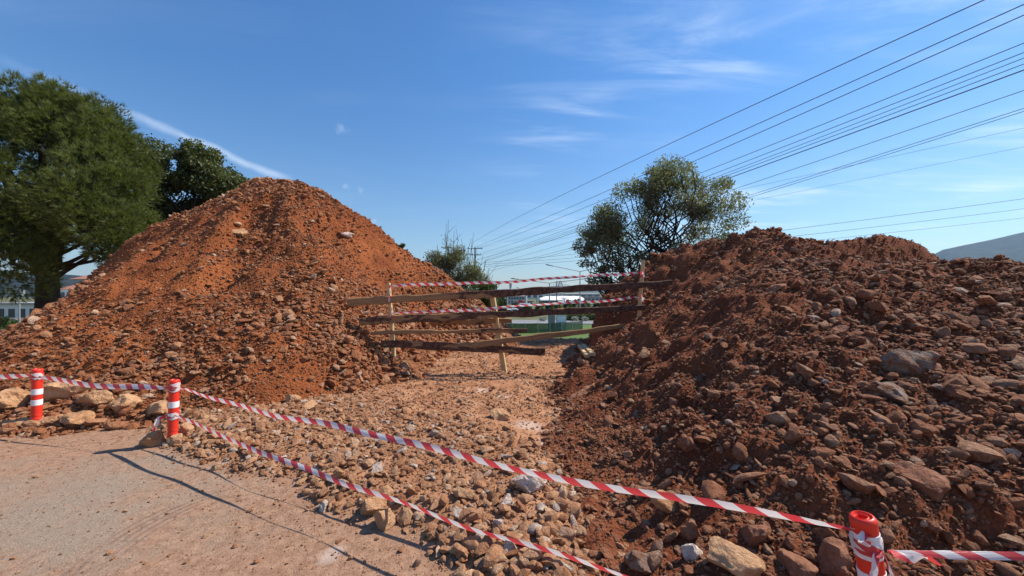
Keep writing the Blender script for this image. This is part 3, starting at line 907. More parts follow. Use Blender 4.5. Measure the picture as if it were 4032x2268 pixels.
# ------------------------------------------------------------------ tapes
def strip_mesh(pts, width, angf, name, crease=.12, nv=3, seed=0):
    """ribbon along pts; angf(s) = roll of the ribbon about its line, in radians from vertical"""
    pts = [Vector(p) for p in pts]
    L = [0]
    for a, b in zip(pts, pts[1:]): L.append(L[-1]+(b-a).length)
    V = []; UV = []; F = []
    for i, p in enumerate(pts):
        d = (pts[min(i+1, len(pts)-1)]-pts[max(i-1, 0)]).normalized()
        side = d.cross(Vector((0, 0, 1)))
        if side.length < .05: side = Vector((1, 0, 0))
        side.normalize(); up = side.cross(d)
        a = angf(L[i]); w = up*math.cos(a)+side*math.sin(a); q = -up*math.sin(a)+side*math.cos(a)
        ww = width(L[i]) if callable(width) else width
        for j in range(nv+1):
            v = j/nv-.5
            V.append(p + w*ww*v + q*ww*crease*(1-abs(v)*2+.25*math.sin(L[i]*9+seed+v*4)))
            UV.append((L[i], j/nv))
    n = nv+1
    for i in range(len(pts)-1):
        for j in range(nv): F.append((i*n+j, i*n+j+1, (i+1)*n+j+1, (i+1)*n+j))
    me = mesh_from(name, V, F, M['tape'], smooth=0)
    uvl = me.uv_layers.new(name='UVMap')
    for l in me.loops: uvl.data[l.index].uv = UV[l.vertex_index]
    return me


def sagline(a, b, sag, n):
    a, b = Vector(a), Vector(b)
    out = []
    for i in range(n+1):
        t = i/n; p = a.lerp(b, t); p.z -= 4*sag*t*(1-t); out.append(p)
    return out


def tape(label, a, b, sag, width=.062, roll=0.35, twists=0.0, seed=0, wraps=(), tails=()):
    L = (Vector(b)-Vector(a)).length
    root = tag(empty('barrier_tape', a), label, 'barrier tape')
    inv = Matrix.Translation(-Vector(a))
    pts = sagline(a, b, sag, int(L/.03))
    for i, p in enumerate(pts):      # flutter in the wind
        u = i*.03; e = min(1, min(u, max(0, L-u))/.4)
        p.z += e*(.012*math.sin(u*2.3+seed)+.006*math.sin(u*5.1+seed*2)); p.y += e*(.016*math.sin(u*1.9+seed*3)+.007*math.sin(u*6.3))
    def wid(s):
        e = min(s, L-s); return width*(.35+.65*min(1, e/.25))
    def ang(s): return roll*math.sin(s*1.3+seed)+.2*math.sin(s*3.1+seed*2)+twists*2*math.pi*s/L
    o = obj('strip', strip_mesh(pts, wid, ang, 'strip', seed=seed), root); o.matrix_parent_inverse = inv
    for (c, ax, z0, turns, rise, r, w) in wraps:
        ps = []
        axv = Vector((math.sin(ax[0]), 0, math.cos(ax[0])))
        for i in range(int(turns*24)+1):
            t = i/24*2*math.pi
            base = Vector(c)+axv*(z0+rise*i/24+.003*math.sin(t*2+seed))
            rr = r+.0012*i/24+.0007*math.sin(t*5+turns)
            ps.append(base+Vector((math.cos(t)*rr, math.sin(t)*rr, .005*math.sin(t+seed))))
        o = obj('wrap', strip_mesh(ps, w, lambda s: .08*math.sin(s*40), 'wrap', crease=.03, seed=seed), root); o.matrix_parent_inverse = inv
    for pl, w in tails:
        ps = [Vector(p) for p in pl]; q = []
        for i in range(len(ps)-1):
            for k in range(6): q.append(ps[i].lerp(ps[i+1], k/6))
        q.append(ps[-1])
        o = obj('tail', strip_mesh(q, w, lambda s: 1.2*math.sin(s*14+seed), 'tail', crease=.2, seed=seed), root); o.matrix_parent_inverse = inv
    return root


e3 = Vector((1.47, 1.575, .655)); c3 = (1.575, 1.60, 0)
l3 = Vector((1.42, 1.55, .20))
tape('upper long tape from the top of the middle bollard down to the near bollard', (-3.62, 4.13, .615), e3, .055, .042, .45, 0, 1,
     wraps=[((-3.67, 4.15, -.03), (.03,), .60, 3.2, .022, BR+.004, .05), (c3, (-.16,), .585, 2.5, .018, BR+.004, .034)],
     tails=[([e3+Vector((.01, 0, 0)), e3+Vector((-.04, -.02, .012)), e3+Vector((-.075, -.03, -.012)), e3+Vector((-.03, -.03, -.025))], .026),
            ([e3+Vector((.02, -.02, -.05)), e3+Vector((-.015, -.04, -.07)), e3+Vector((-.03, -.05, -.12)), e3+Vector((-.045, -.05, -.15))], .022)])
tape('lower red and white tape from halfway up the middle bollard down to the bottom edge', (-3.62, 4.12, .315), l3, .075, .038, .5, 0, 2.2,
     wraps=[((-3.67, 4.15, -.03), (.03,), .30, 2.4, .022, BR+.005, .05), (c3, (-.16,), .17, 2.0, .015, BR+.004, .035)],
     tails=[([(-3.70, 4.10, .31), (-3.74, 4.07, .30), (-3.76, 4.06, .25), (-3.78, 4.05, .17)], .04)])
tape('short tape between the left bollard and the middle bollard', (-5.56, 4.50, .645), (-3.71, 4.14, .60), .02, .055, .25, 0, 3,
     wraps=[((-5.60, 4.52, .01), (.02,), .60, 2.6, .026, BR+.004, .05)])
tape('tape running off the left edge from the left bollard', (-9.2, 5.2, .70), (-5.64, 4.52, .655), .05, .058, .3, 0, 4)
tape('tape leaving the near bollard towards the right edge', (1.535, 1.57, .585), (3.70, 1.62, .63), .045, .030, .5, .0, 5,
     wraps=[((3.75, 1.62, -.02), (.03,), .62, 2, .02, BR+.004, .05)],
     tails=[([(1.54, 1.56, .585), (1.62, 1.55, .565), (1.67, 1.55, .58), (1.72, 1.55, .548)], .03),
            ([(1.50, 1.555, .60), (1.535, 1.55, .50), (1.57, 1.55, .45), (1.60, 1.55, .41)], .012)])

# ------------------------------------------------------------------ timber barrier
gate = tag(empty('timber_barrier', (-.2, 8.3, 0)), 'makeshift barrier of rough bark-edged planks nailed to three pale stakes across the gap', 'barrier')
ginv = Matrix.Translation((.2, -8.3, 0))


def plank(a, b, h0, h1, th, barkf, seed, wob=.012):
    a, b = Vector(a), Vector(b); L = (b-a).length
    n = int(L/.06); V = []; bark = []
    for i in range(n+1):
        t = i/n; x = t*L; h = h0+(h1-h0)*t
        top = h/2+wob*float(fbm(x*2.2, 0.0, seed, 3))*2; bot = -h/2+wob*float(fbm(x*2.2, 5.0, seed+9, 3))*2
        bow = .012*math.sin(t*math.pi*1.3+seed)
        for (y, z) in ((-th/2, bot+.008), (-th/2-.004, (top+bot)/2), (-th/2, top-.012), (0, top), (th/2, top-.004), (th/2, bot+.004), (0, bot)):
            V.append((x, y+bow, z)); bark.append(barkf(t))
    F = []
    for i in range(n):
        for k in range(7):
            k2 = (k+1) % 7; F.append((i*7+k, (i+1)*7+k, (i+1)*7+k2, i*7+k2))
    F += [tuple(range(7)), tuple(range(n*7+6, n*7-1, -1))]
    me = mesh_from('plank', V, F, M['plank'], smooth=30)
    at_ = me.attributes.new('bark', 'FLOAT', 'POINT'); at_.data.foreach_set('value', bark)
    o = obj('plank', me); dd = (b-a).normalized()
    side = Vector((0, 0, 1)).cross(dd).normalized(); up = dd.cross(side)
    Mx = Matrix((dd, side, up)).transposed().to_4x4(); Mx.translation = a
    o.parent = gate; o.matrix_parent_inverse = ginv; o.matrix_basis = Mx
    return o


YL, YM, YR = 7.25, 7.76, 7.9
def dep(xd):      # the barrier runs slightly towards the viewer on the right
    return float(np.interp(xd, [870, 980, 1250, 1612, 1700], [7.15, YL, YM, YR, 7.93]))
def gp(xd, yd, off=-.05): return at(xd, yd, dep(xd)+off)


lin = lambda a, b, c=1: (lambda t: a+(b-a)*min(1, max(0, t))**c)
plank(gp(873, 760), gp(1690, 712), .155, .115, .032, lin(.15, .95, .7), 1).__setitem__('label', 'topmost long plank, bare golden at its left end')
plank(gp(903, 808), gp(1622, 773), .150, .125, .034, lin(.50, .72), 2)
plank(gp(1080, 812, .05), gp(1287, 807, .05), .10, .10, .03, lin(.4, .5), 8)
plank(gp(933, 838), gp(1326, 830), .075, .095, .030, lin(.18, .6), 3)
plank(gp(958, 863), gp(1371, 885), .135, .155, .034, lin(.6, .62), 4)
plank(gp(1143, 873, -.09), gp(1590, 818, -.09), .135, .10, .032, lin(.05, .30), 5)


def stake(a, b, w, t, turn):
    a, b = Vector(a), Vector(b)
    o = MB().bevel_bar(a, b, w, t, up=(math.cos(turn), math.sin(turn), 0)).build('stake', M['stake'], gate)
    o.matrix_parent_inverse = ginv
    return o


stake(at(977, 712, YL), at(991, 895, YL), .075, .05, 1.2)
stake(at(1239, 747, YM), at(1270, 940, YM), .105, .06, 1.15)
stake(at(1618, 655, YR), at(1604, 835, YR), .075, .05, 1.2)
nl = MB()
for (x, y) in ((980, 753), (980, 803), (984, 838), (986, 868), (1240, 740), (1247, 789), (1252, 832), (1258, 862), (1262, 878), (1612, 718), (1609, 775)):
    p = gp(x, y, -.075); nl.tube([p, p+Vector((0, -.006, 0))], .006, 6)
o = nl.build('nails', M['dark_metal'], gate); o.matrix_parent_inverse = ginv; o['kind'] = 'stuff'
tape('upper tape stretched between the tops of the barrier stakes', at(979, 719, YL-.06), at(1616, 684, YR-.06), .04, .052, .2, 0, 6,
     tails=[([at(1612, 684, YR-.07), at(1620, 690, YR-.12), at(1618, 697, YR-.12), at(1610, 693, YR-.1)], .07), ([at(980, 719, YL-.07), at(981, 735, YL-.07), at(979, 760, YL-.07)], .04)])
tape('second tape of the barrier, below the top plank', at(984, 788, YL-.06), at(1613, 747, YR-.06), .03, .052, .7, 0, 7.5,
     tails=[([at(1613, 740, YR-.07), at(1617, 750, YR-.1), at(1619, 762, YR-.1)], .06), ([at(985, 774, YL-.07), at(984, 788, YL-.07), at(986, 800, YL-.07)], .04)])

# pair of timbers on the track
for (xa, ya, xb, yb, lab) in ((1457, 874, 1478, 904, 'left one of two short sawn timbers lying on the track beside the right heap'), (1467, 872, 1492, 900, 'right one of two short sawn timbers lying on the track, partly in shade')):
    pa, pb = hit(xa, ya), hit(xb, yb)
    pa.z = float(H(pa.x, pa.y))+.05; pb.z = float(H(pb.x, pb.y))+.06
    o = MB().bevel_bar((0, 0, 0), pb-pa, .10, .06).build('timber', M['stake'], None, loc=pa)
    tag(o, lab, 'timber')

# ------------------------------------------------------------------ trees
def leaf_quads(P, size, seed, up=0.0, aspect=.5):
    r = np.random.default_rng(seed); n = len(P)
    d = r.normal(size=(n, 3)); d[:, 2] += up; d /= np.linalg.norm(d, axis=1, keepdims=True)
    q = r.normal(size=(n, 3)); w = np.cross(d, q); w /= np.linalg.norm(w, axis=1, keepdims=True)
    s = (size*r.uniform(.6, 1.35, n))[:, None]
    a = P-d*s*.5; b = P+w*s*aspect*.5; c = P+d*s*.5; e = P-w*s*aspect*.5
    V = np.stack([a, b, c, e], 1).reshape(-1, 3); Q = np.arange(4*n).reshape(-1, 4)
    return V, Q, np.repeat(r.random(n), 4)


def clump_points(cl, n, seed, shell=.55, tail=.22):
    r = np.random.default_rng(seed)
    cl = np.array(cl, float); w = cl[:, 3]**2; w /= w.sum()
    k = r.choice(len(cl), n, p=w)
    d = r.normal(size=(n, 3)); d /= np.linalg.norm(d, axis=1, keepdims=True)
    rad = cl[k, 3]*(1+tail*np.maximum(r.normal(size=n)-.6, 0))*(shell+(1-shell)*r.random(n)**.6)*(1+.28*vnoise(d[:, 0]*3+k, d[:, 1]*3+d[:, 2]*2, seed))
    return cl[k, :3]+d*rad[:, None]*np.array([1, 1, .8]), d


def crown_mesh(name, V, Q, tint, mat, tris=False):
    me = np_mesh(name, V, quads=None if tris else Q, tris=Q if tris else None, mats=mat, smooth=False)
    a = me.attributes.new('tint', 'FLOAT', 'POINT'); a.data.foreach_set('value', tint.astype(np.float32))
    return me


def limb(mb, a, b, r0, r1, seed, n=7, wob=.12, curve=.0):
    r = random.Random(seed); a, b = Vector(a), Vector(b); L = (b-a).length
    pts = []
    for i in range(n+1):
        t = i/n; p = a.lerp(b, t)
        p += Vector((r.uniform(-1, 1), r.uniform(-1, 1), r.uniform(-.5, .5)))*L*wob*math.sin(math.pi*t)*.5
        p.z += curve*L*math.sin(math.pi*t); pts.append(p)
    mb.tube(pts, [r0+(r1-r0)*i/n for i in range(n+1)], 7)
    return pts


# big pine on the left
def pine():
    base = Vector((-21.8, 18, -1.2))
    root = tag(empty('pine_tree', base), 'large spreading pine with thick dark trunk at the left edge', 'tree')
    inv = Matrix.Translation(-base)
    r = random.Random(5)
    cl = []
    cx, cy, cz, R3 = -23.3, 18.6, 6.6, (5.0, 4.4, 4.7)
    for i in range(80):
        th = r.uniform(0, 6.283); v = r.uniform(-.75, 1)
        rr = math.sqrt(max(0, 1-v*v)); f = r.uniform(.72, 1.0)
        cl.append((cx+R3[0]*rr*math.cos(th)*f, cy+R3[1]*rr*math.sin(th)*f, cz+R3[2]*v*f, r.uniform(.8, 1.25)))
    for (x, y, dpt, rr) in ((330, 560, 17, 1.0), (345, 620, 17.5, .9), (300, 470, 17, 1.1), (320, 650, 17, .8), (180, 640, 16, 1.1), (100, 620, 15.5, 1.2), (200, 660, 16, .8), (30, 690, 15.5, 1.2), (60, 560, 15.5, 1.3), (0, 760, 16, 1.2), (0, 640, 15.5, 1.3), (240, 420, 16.5, 1.1), (120, 330, 17, 1.2), (260, 330, 18, 1.1), (60, 250, 18, 1.1), (130, 240, 18.5, .9), (200, 280, 18.5, .9), (310, 375, 18, .9), (0, 330, 17, 1.4), (170, 500, 15.5, 1.2), (250, 560, 16, 1.2), (350, 430, 18.5, .8), (0, 450, 16, 1.4), (280, 620, 16.5, .9)):
        p = at(x, y, dpt); cl.append((p.x, p.y, p.z, rr))
    cl = [c for c in cl if not (abs(512+384*c[0]/c[1]-50) < 26 and 291-384*(c[2]-HC)/c[1] > 240 and c[1] < 18) and 291-384*(c[2]-.8*c[3]-HC)/c[1] < (275 if 512+384*c[0]/c[1] > 22 else 300) and 291-384*(c[2]+.8*c[3]-HC)/c[1] > 80]
    P, D = clump_points(cl, 42000, 77, .70, 0)
    rg = np.random.default_rng(3)
    nb = 11
    Dn = D+np.array([0, 0, .55]); Dn /= np.linalg.norm(Dn, axis=1, keepdims=True)
    Pb = np.repeat(P, nb, 0); Db = np.repeat(Dn, nb, 0)+rg.normal(0, .42, (len(P)*nb, 3)); Db /= np.linalg.norm(Db, axis=1, keepdims=True)
    Wd = np.cross(Db, rg.normal(size=Db.shape)); Wd /= np.linalg.norm(Wd, axis=1, keepdims=True)
    Ln = rg.uniform(.16, .34, len(Pb))[:, None]
    V = np.stack([Pb-Wd*.012, Pb+Wd*.012, Pb+Db*Ln], 1).reshape(-1, 3)
    T = np.arange(len(V)).reshape(-1, 3)
    tint = np.repeat(np.clip(np.repeat(rg.random(len(P)), nb)*.7+rg.random(len(Pb))*.3, 0, 1), 3)
    o = obj('crown', crown_mesh('crown', V, T, tint, M['pine'], True), root); o.matrix_parent_inverse = inv
    mb = MB()
    top = Vector((-22.4, 18.3, 7.5))
    mb.tube([base, base+Vector((0, 0, .8)), base+Vector((.05, 0, 2.4)), base+Vector((-.1, .1, 4.2)), top], [.58, .46, .40, .34, .16], 12)
    o = mb.build('trunk', M['bark_dk'], root, smooth=40); o.matrix_parent_inverse = inv
    mb = MB()
    for i, c in enumerate(r.sample(cl, 46)):
        st = base+Vector((-.1, .1, r.uniform(2.6, 7.5)))
        limb(mb, st, c[:3], .11, .025, i, wob=.2, curve=.05)
    o = mb.build('branches', M['bark_dk'], root, smooth=40); o.matrix_parent_inverse = inv


def broad_tree(name, label, base, cl, nleaf, lsize, mat, barkm, seed, trunk_r=.22, shell=.45, nl=30, fork=1.8, tw=0, aspect=.5):
    base = Vector(base)
    root = tag(empty(name, base), label, 'tree' if 'tree' in name else 'bush')
    inv = Matrix.Translation(-base)
    P, D = clump_points(cl, nleaf, seed, shell)
    V, Q, tint = leaf_quads(P, lsize, seed, .3, aspect)
    o = obj('crown', crown_mesh('crown', V, Q, tint, mat), root); o.matrix_parent_inverse = inv
    r = random.Random(seed)
    mb = MB(); fk = base+Vector((0, 0, fork))
    mb.tube([base, base.lerp(fk, .5)+Vector((.04, 0, 0)), fk], [trunk_r*1.3, trunk_r, trunk_r*.85], 10)
    o = mb.build('trunk', barkm, root, smooth=40); o.matrix_parent_inverse = inv
    mb = MB()
    for i in range(nl):
        c = cl[i % len(cl)]
        e = Vector(c[:3])+Vector((r.uniform(-1, 1), r.uniform(-1, 1), r.uniform(-.6, 1)))*c[3]*.7
        pts = limb(mb, fk, e, trunk_r*.42, .012, seed+i, n=9, wob=.28, curve=-.03)
        for k in range(3):
            q = pts[r.randint(4, 8)]
            limb(mb, q, q+Vector((r.uniform(-1, 1), r.uniform(-1, 1), r.uniform(-.3, 1)))*c[3]*.8, .02+.02*trunk_r, .005, seed*7+i*3+k, n=4, wob=.3)
    o = mb.build('branches', barkm, root, smooth=40); o.matrix_parent_inverse = inv
    return root


def rnd_clumps(lst, n, seed, r0, r1, jit=.75):
    """split big ellipsoids into many small clumps"""
    r = random.Random(seed); out = []
    for (p, R_) in lst:
        for i in range(n):
            d = Vector((r.gauss(0, 1), r.gauss(0, 1), r.gauss(0, 1))).normalized()*R_*r.uniform(.35, 1)**.5*jit
            out.append((p.x+d.x, p.y+d.y, p.z+d.z*.9, r.uniform(r0, r1)))
    return out


pine()
L = [(at(470, 480, 21.5), 2.6), (at(420, 430, 21.5), 1.8), (at(500, 430, 21.5), 1.5), (at(545, 470, 21.5), 1.6), (at(440, 560, 21.5), 2.2), (at(380, 600, 21), 1.9), (at(570, 490, 21.5), 1.0), (at(500, 395, 21.5), .7)]
broad_tree('broadleaf_tree', 'dark green broadleaf tree between the pine and the left heap', (-16.5, 21.5, -1.5), rnd_clumps(L, 13, 3, .35, .75, .9), 62000, .15, M['broad'], M['bark_dk'], 21, .28, .35, 40, 3.0, aspect=.6)
L = [(at(1660, 520, 14), 1.55), (at(1690, 480, 14), 1.1), (at(1700, 448, 14), .6), (at(1680, 440, 14), .4), (at(1640, 480, 14), .7), (at(1525, 595, 13.8), .8), (at(1500, 610, 13.8), .55), (at(1530, 555, 13.8), .5), (at(1780, 520, 14), 1.0), (at(1810, 500, 14.2), .7), (at(1720, 570, 14), 1.2), (at(1570, 610, 13.8), .9), (at(1800, 570, 14), .7)]
broad_tree('leafy_tree', 'grey-green round-topped tree rising behind the right heap under the wires', (5.3, 14.3, -.6), rnd_clumps(L, 8, 9, .26, .52, 1.15), 38000, .088, M['olive'], M['bark_dk'], 31, .11, .25, 50, 1.6, aspect=.45)
# low drooping sprays at its left foot
L = [(at(1500, 650, 13.5), .5), (at(1540, 690, 13.5), .5), (at(1510, 715, 13.5), .45), (at(1590, 665, 13.5), .45), (at(1475, 610, 13.5), .4), (at(1570, 725, 13.5), .4)]
broad_tree('leafy_tree', 'thin straggly young tree at the left foot of the round-topped tree', (4.1, 13.6, -.4), rnd_clumps(L, 8, 13, .12, .25, 1.1), 6500, .075, M['olive'], M['bark_dk'], 41, .09, .2, 34, 1.1)


def sprig_shrub():
    base = Vector((-2.6, 17.5, -2.2)); inv = Matrix.Translation(-base)
    root = tag(empty('shrub', base), 'sparse tall shrub with upright bare twigs, just right of the left heap', 'shrub')
    r = random.Random(12); mb = MB(); P = []
    tips = [(1128, 552, .5), (1147, 575, .5), (1160, 600, .4), (1135, 600, .6), (1100, 615, .5), (1118, 590, .3), (1185, 600, .35), (1170, 620, .3), (1200, 625, .3), (1215, 640, .15), (1090, 640, .6), (1230, 675, .3), (1150, 620, .8), (1222, 655, .1), (1075, 640, .4), (1192, 585, .12), (1240, 690, .3), (1130, 640, .9), (1160, 650, .9), (1180, 660, .8), (1250, 705, .25)]
    for i, (x, y, lf) in enumerate(tips*2):
        x += r.uniform(-8, 8)*(i >= len(tips)); y += r.uniform(0, 40)*(i >= len(tips))
        tip = at(x, y, 17.5+r.uniform(-.5, .6))
        pts = limb(mb, base+Vector((r.uniform(-.3, .6), 0, .2)), tip, .035, .006, i+40, n=12, wob=.12)
        for k in range(int(330*lf)):
            t = r.uniform(.3, 1); j = int(t*11); p = pts[j].lerp(pts[min(j+1, 12)], r.random())
            sp = .28*(1.15-t)+.06
            P.append(p+Vector((r.gauss(0, sp), r.gauss(0, sp), r.gauss(0, sp))))
        for k in range(5):
            q = pts[r.randint(5, 11)]; limb(mb, q, q+Vector((r.uniform(-.5, .5), r.uniform(-.3, .3), r.uniform(.1, .6))), .01, .004, i*9+k, n=3)
    low = rnd_clumps([(at(1140, 690, 17.5), .85), (at(1175, 690, 17.5), .7), (at(1110, 670, 17.5), .6), (at(1200, 700, 17.5), .5), (at(1145, 645, 17.5), .5), (at(1095, 655, 17.5), .35)], 9, 4, .25, .45)
    Q_, _ = clump_points(low, 13000, 8, .2)
    P = np.concatenate([np.array([tuple(p) for p in P]), Q_])
    V, Q, tint = leaf_quads(P, .085, 6, .3, .42)
    o = obj('leaves', crown_mesh('leaves', V, Q, tint, M['olive']), root); o.matrix_parent_inverse = inv; o['kind'] = 'stuff'
    o = mb.build('stems', M['bark'], root, smooth=40); o.matrix_parent_inverse = inv


sprig_shrub()
L = [(at(1215, 735, 16.8), .6), (at(1235, 725, 16.8), .4), (at(1190, 745, 16.8), .6), (at(1225, 760, 16.8), .5)]
broad_tree('bush', 'rounded dark green bush at the right foot of the left heap behind the barrier', (-.9, 16.8, -2.6), rnd_clumps(L, 7, 33, .2, .35, .8), 9000, .075, M['bushy'], M['bark'], 51, .06, .3, 14, .7, aspect=.6)
tx_ = (401-512)/384*12.4; tz_ = float(left_h(tx_, 12.4))
tuft = rnd_clumps([(Vector((tx_, 12.4, tz_+.12)), .10)], 4, 2, .06, .1)
broad_tree('bush', 'tiny green weed tuft peeping over the right flank of the left heap', (tx_, 12.4, tz_-.05), tuft, 500, .05, M['bushy'], M['bark'], 52, .01, .2, 3, .1)

# ------------------------------------------------------------------ overhead wires
def wire(px0, py0, px1, py1, mid, r, label, Yf=45, zt=7.4):
    Yn = 384*(zt-HC)/(291-py1)
    A = Vector(((px0-512)/384*Yf, Yf, HC+(291-py0)/384*Yf)); B = Vector(((px1-512)/384*Yn, Yn, HC+(291-py1)/384*Yn))
    s = .25
    if mid:
        mx, my = mid
        ts = np.linspace(0, 1, 2001); xx = A.x+(B.x-A.x)*ts; yy = A.y+(B.y-A.y)*ts; pp = 512+384*xx/yy
        i = int(np.argmin(abs(pp-mx))); t = ts[i]
        zn = HC+(291-my)/384*yy[i]; s = (A.z+(B.z-A.z)*t-zn)/(4*t*(1-t)); s = max(-.3, min(1.5, s))
    pts = []
    for i in range(61):
        t = -.03+1.28*i/60; p = A.lerp(B, t) if 0 <= t <= 1 else A+(B-A)*t
        p.z -= 4*s*t*(1-t)*(1 if t <= 1 else .8); pts.append(p-A)
    o = MB().tube(pts, r, 5).build('overhead_wire', M['tar'], None, smooth=60, loc=A)
    tag(o, label, 'wire', 'overhead wires crossing the upper right of the sky')


W = [
 (476.2, 240.3, 984, 0, (563.6, 192.2), .011, 'topmost overhead wire, leaving the sky at the top edge'),
 (477.2, 246.3, 1024, 4.3, (603.5, 192.5), .011, 'second overhead wire from the top'),
 (478.3, 247.7, 1024, 15, (620, 193), .011, 'third overhead wire from the top'),
 (478.6, 254.3, 1024, 43, (576, 221), .010, 'fourth overhead wire, first of the close bundle of five'),
 (480.7, 258.9, 1024, 52.4, (578, 225.3), .010, 'second wire of the close bundle of five'),
 (484, 258.2, 1024, 58, (579, 227.6), .009, 'third wire of the close bundle of five'),
 (486.3, 259.6, 1024, 64, (579.2, 229.1), .010, 'fourth wire of the close bundle of five'),
 (487.7, 260.3, 1024, 70, (579, 231), .016, 'thick black cable, lowest of the close bundle of five'),
 (492, 264, 1024, 90.4, (578.9, 239.3), .010, 'single wire below the thick black cable'),
 (492, 267.7, 1024, 108.3, (581, 245.2), .010, 'upper one of two wires running close together'),
 (493.3, 270, 1024, 111.3, (582.4, 247), .010, 'lower one of two wires running close together'),
 (480, 248, 1024, 128, (797, 177.3), .006, 'faint thin wire crossing the close pair'),
 (480, 255, 1024, 146.9, (868, 177.8), .006, 'lowest faint thin wire above the round-topped tree'),
 (492, 261.9, 1024, 198.7, (583.4, 253.2), .014, 'upper one of three gently sloping wires over the right heap'),
 (493.3, 263.9, 1024, 208.7, (584.5, 257), .014, 'middle one of three gently sloping wires over the right heap'),
 (494, 266, 1024, 217.8, (588.7, 260), .014, 'lowest one of three gently sloping wires over the right heap'),
]
for w in W: wire(*w[:4], w[4], w[5], w[6])


def pole(x, y, yt, yb, Y, r, label, arms=()):
    a = at(x, yt, Y); zb = float(ground_h(a.x, Y))
    root = tag(empty('utility_pole', (a.x, Y, zb)), label, 'pole')
    MB().tube([(0, 0, 0), (0, 0, a.z-zb)], [r*1.3, r], 10).build('post', M['bark'], root, smooth=40)
    for (z, l) in arms:
        MB().bevel_bar((-l, 0, a.z-zb-z), (l, 0, a.z-zb-z), .07, .07).build('crossarm', M['bark'], root)
        for s_ in (-.9, -.4, .4, .9):
            MB().lathe([(.03, 0), (.05, .03), (.03, .06), (.05, .09), (.02, .12)], 8).build('insulator', M['dark_metal'], root, loc=(l*s_, 0, a.z-zb-z+.05))
    return root


pole(1195, 0, 622, 0, 45.3, .075, 'wooden wire pole with crossarm standing inside the sparse shrub', ((.15, .9), (.9, .7)))
pole(1127, 0, 620, 0, 46, .07, 'second wooden wire pole left of the one in the shrub', ((.15, .8),))


# ------------------------------------------------------------------ the place beyond
def gz(x, y): return float(ground_h(x, y))


def px2x(px, Y): return (px-512)/384*Y


def sheet(name, pts, mat, dz, nx=1):
    """flat piece of setting laid on the terrain; pts = outline quads [(x0,y0,x1,y1)...] as strips"""
    V = []; F = []
    for i, (a, b) in enumerate(pts):
        for p in (a, b): V.append((p[0], p[1], gz(*p)+dz))
        if i: k = 2*i; F.append((k-2, k-1, k+1, k))
    o = obj(name, mesh_from(name, V, F, mat)); tag(o, kind='structure'); return o


def strip_y(name, x0, x1, y0a, y0b, y1a, y1b, mat, dz, n=24):
    pts = []
    for i in range(n+1):
        t = i/n; x = x0+(x1-x0)*t
        pts.append(((x, y0a+(y0b-y0a)*t), (x, y1a+(y1b-y1a)*t)))
    return sheet(name, pts, mat, dz)


strip_y('lawn', -16, 14, 30, 30, 60, 57.5, M['lawn'], .03, 60)
strip_y('lower_road', -26, 40, 61, 57, 72, 63.5, M['asphalt'], .05, 60)
strip_y('path', -30, 60, 100, 92, 112, 104, M['asphalt'], .06, 60)
kb = MB()
for i in range(40):
    x = -26+66*i/39
    y = 61-4*i/39
    kb.box(x, x+1.60, y-.35, y-.05, gz(x, y)-.1, gz(x, y)+.18)
o = kb.build('kerb', M['kerb']); tag(o, kind='structure')

# green netting fence
nf = tag(empty('netting_fence', (1, 46, gz(1, 46))), 'low fence hung with dark green netting across the lawn beyond the barrier', 'fence')
npts = [(-3.0, 44), (0, 44.3), (3, 45), (6, 46.5), (9, 49)]
for (a, b) in zip(npts, npts[1:]):
    za, zb = gz(*a), gz(*b)
    V = []; F = []
    for i in range(7):
        t = i/6; x = a[0]+(b[0]-a[0])*t-1; y = a[1]+(b[1]-a[1])*t-46; sg = .06*math.sin(t*math.pi)
        z = za+(zb-za)*t-gz(1, 46)
        V += [(x, y+.05*math.sin(i*2), z+.05), (x, y+.07*math.sin(i*3), z+.65), (x, y, z+1.22-sg)]
        if i: k = 3*i; F += [(k-3, k-2, k+1, k), (k-2, k-1, k+2, k+1)]
    obj('netting', mesh_from('netting', V, F, M['net'], smooth=0), nf)
for p in npts+[((a[0]+b[0])/2, (a[1]+b[1])/2) for a, b in zip(npts, npts[1:])]:
    MB().tube([(p[0]-1, p[1]-46, gz(*p)-gz(1, 46)), (p[0]-1, p[1]-46, gz(*p)-gz(1, 46)+1.3)], .03, 6).build('post', M['metal'], nf)


def kiosk(px, y_top, y_bot, wpx, Y, mat, label):
    x = px2x(px, Y); zt = HC+(291-y_top)/384*Y; zb = gz(x, Y); w = wpx/384*Y
    root = tag(empty('street_cabinet', (x, Y, zb)), label, 'cabinet')
    h = zt-zb
    MB().box(-w/2, w/2, -.4, .4, 0, h-.08).build('body', mat, root)
    MB().box(-w/2-.05, w/2+.05, -.46, .46, h-.08, h).build('roof', M['dark_roof'], root)
    MB().box(-w/2+.1, w/2-.1, -.43, -.402, .2, h-.3).build('door', M['membrane'] if mat == M['white_wall'] else M['grey_wall'], root)


kiosk(551.5, 314, 0, 6.5, 49, M['grey_wall'], 'grey concrete cabinet behind the green netting')
kiosk(561, 314, 0, 9.5, 48, M['white_wall'], 'wider white cabinet right of the grey one behind the netting')

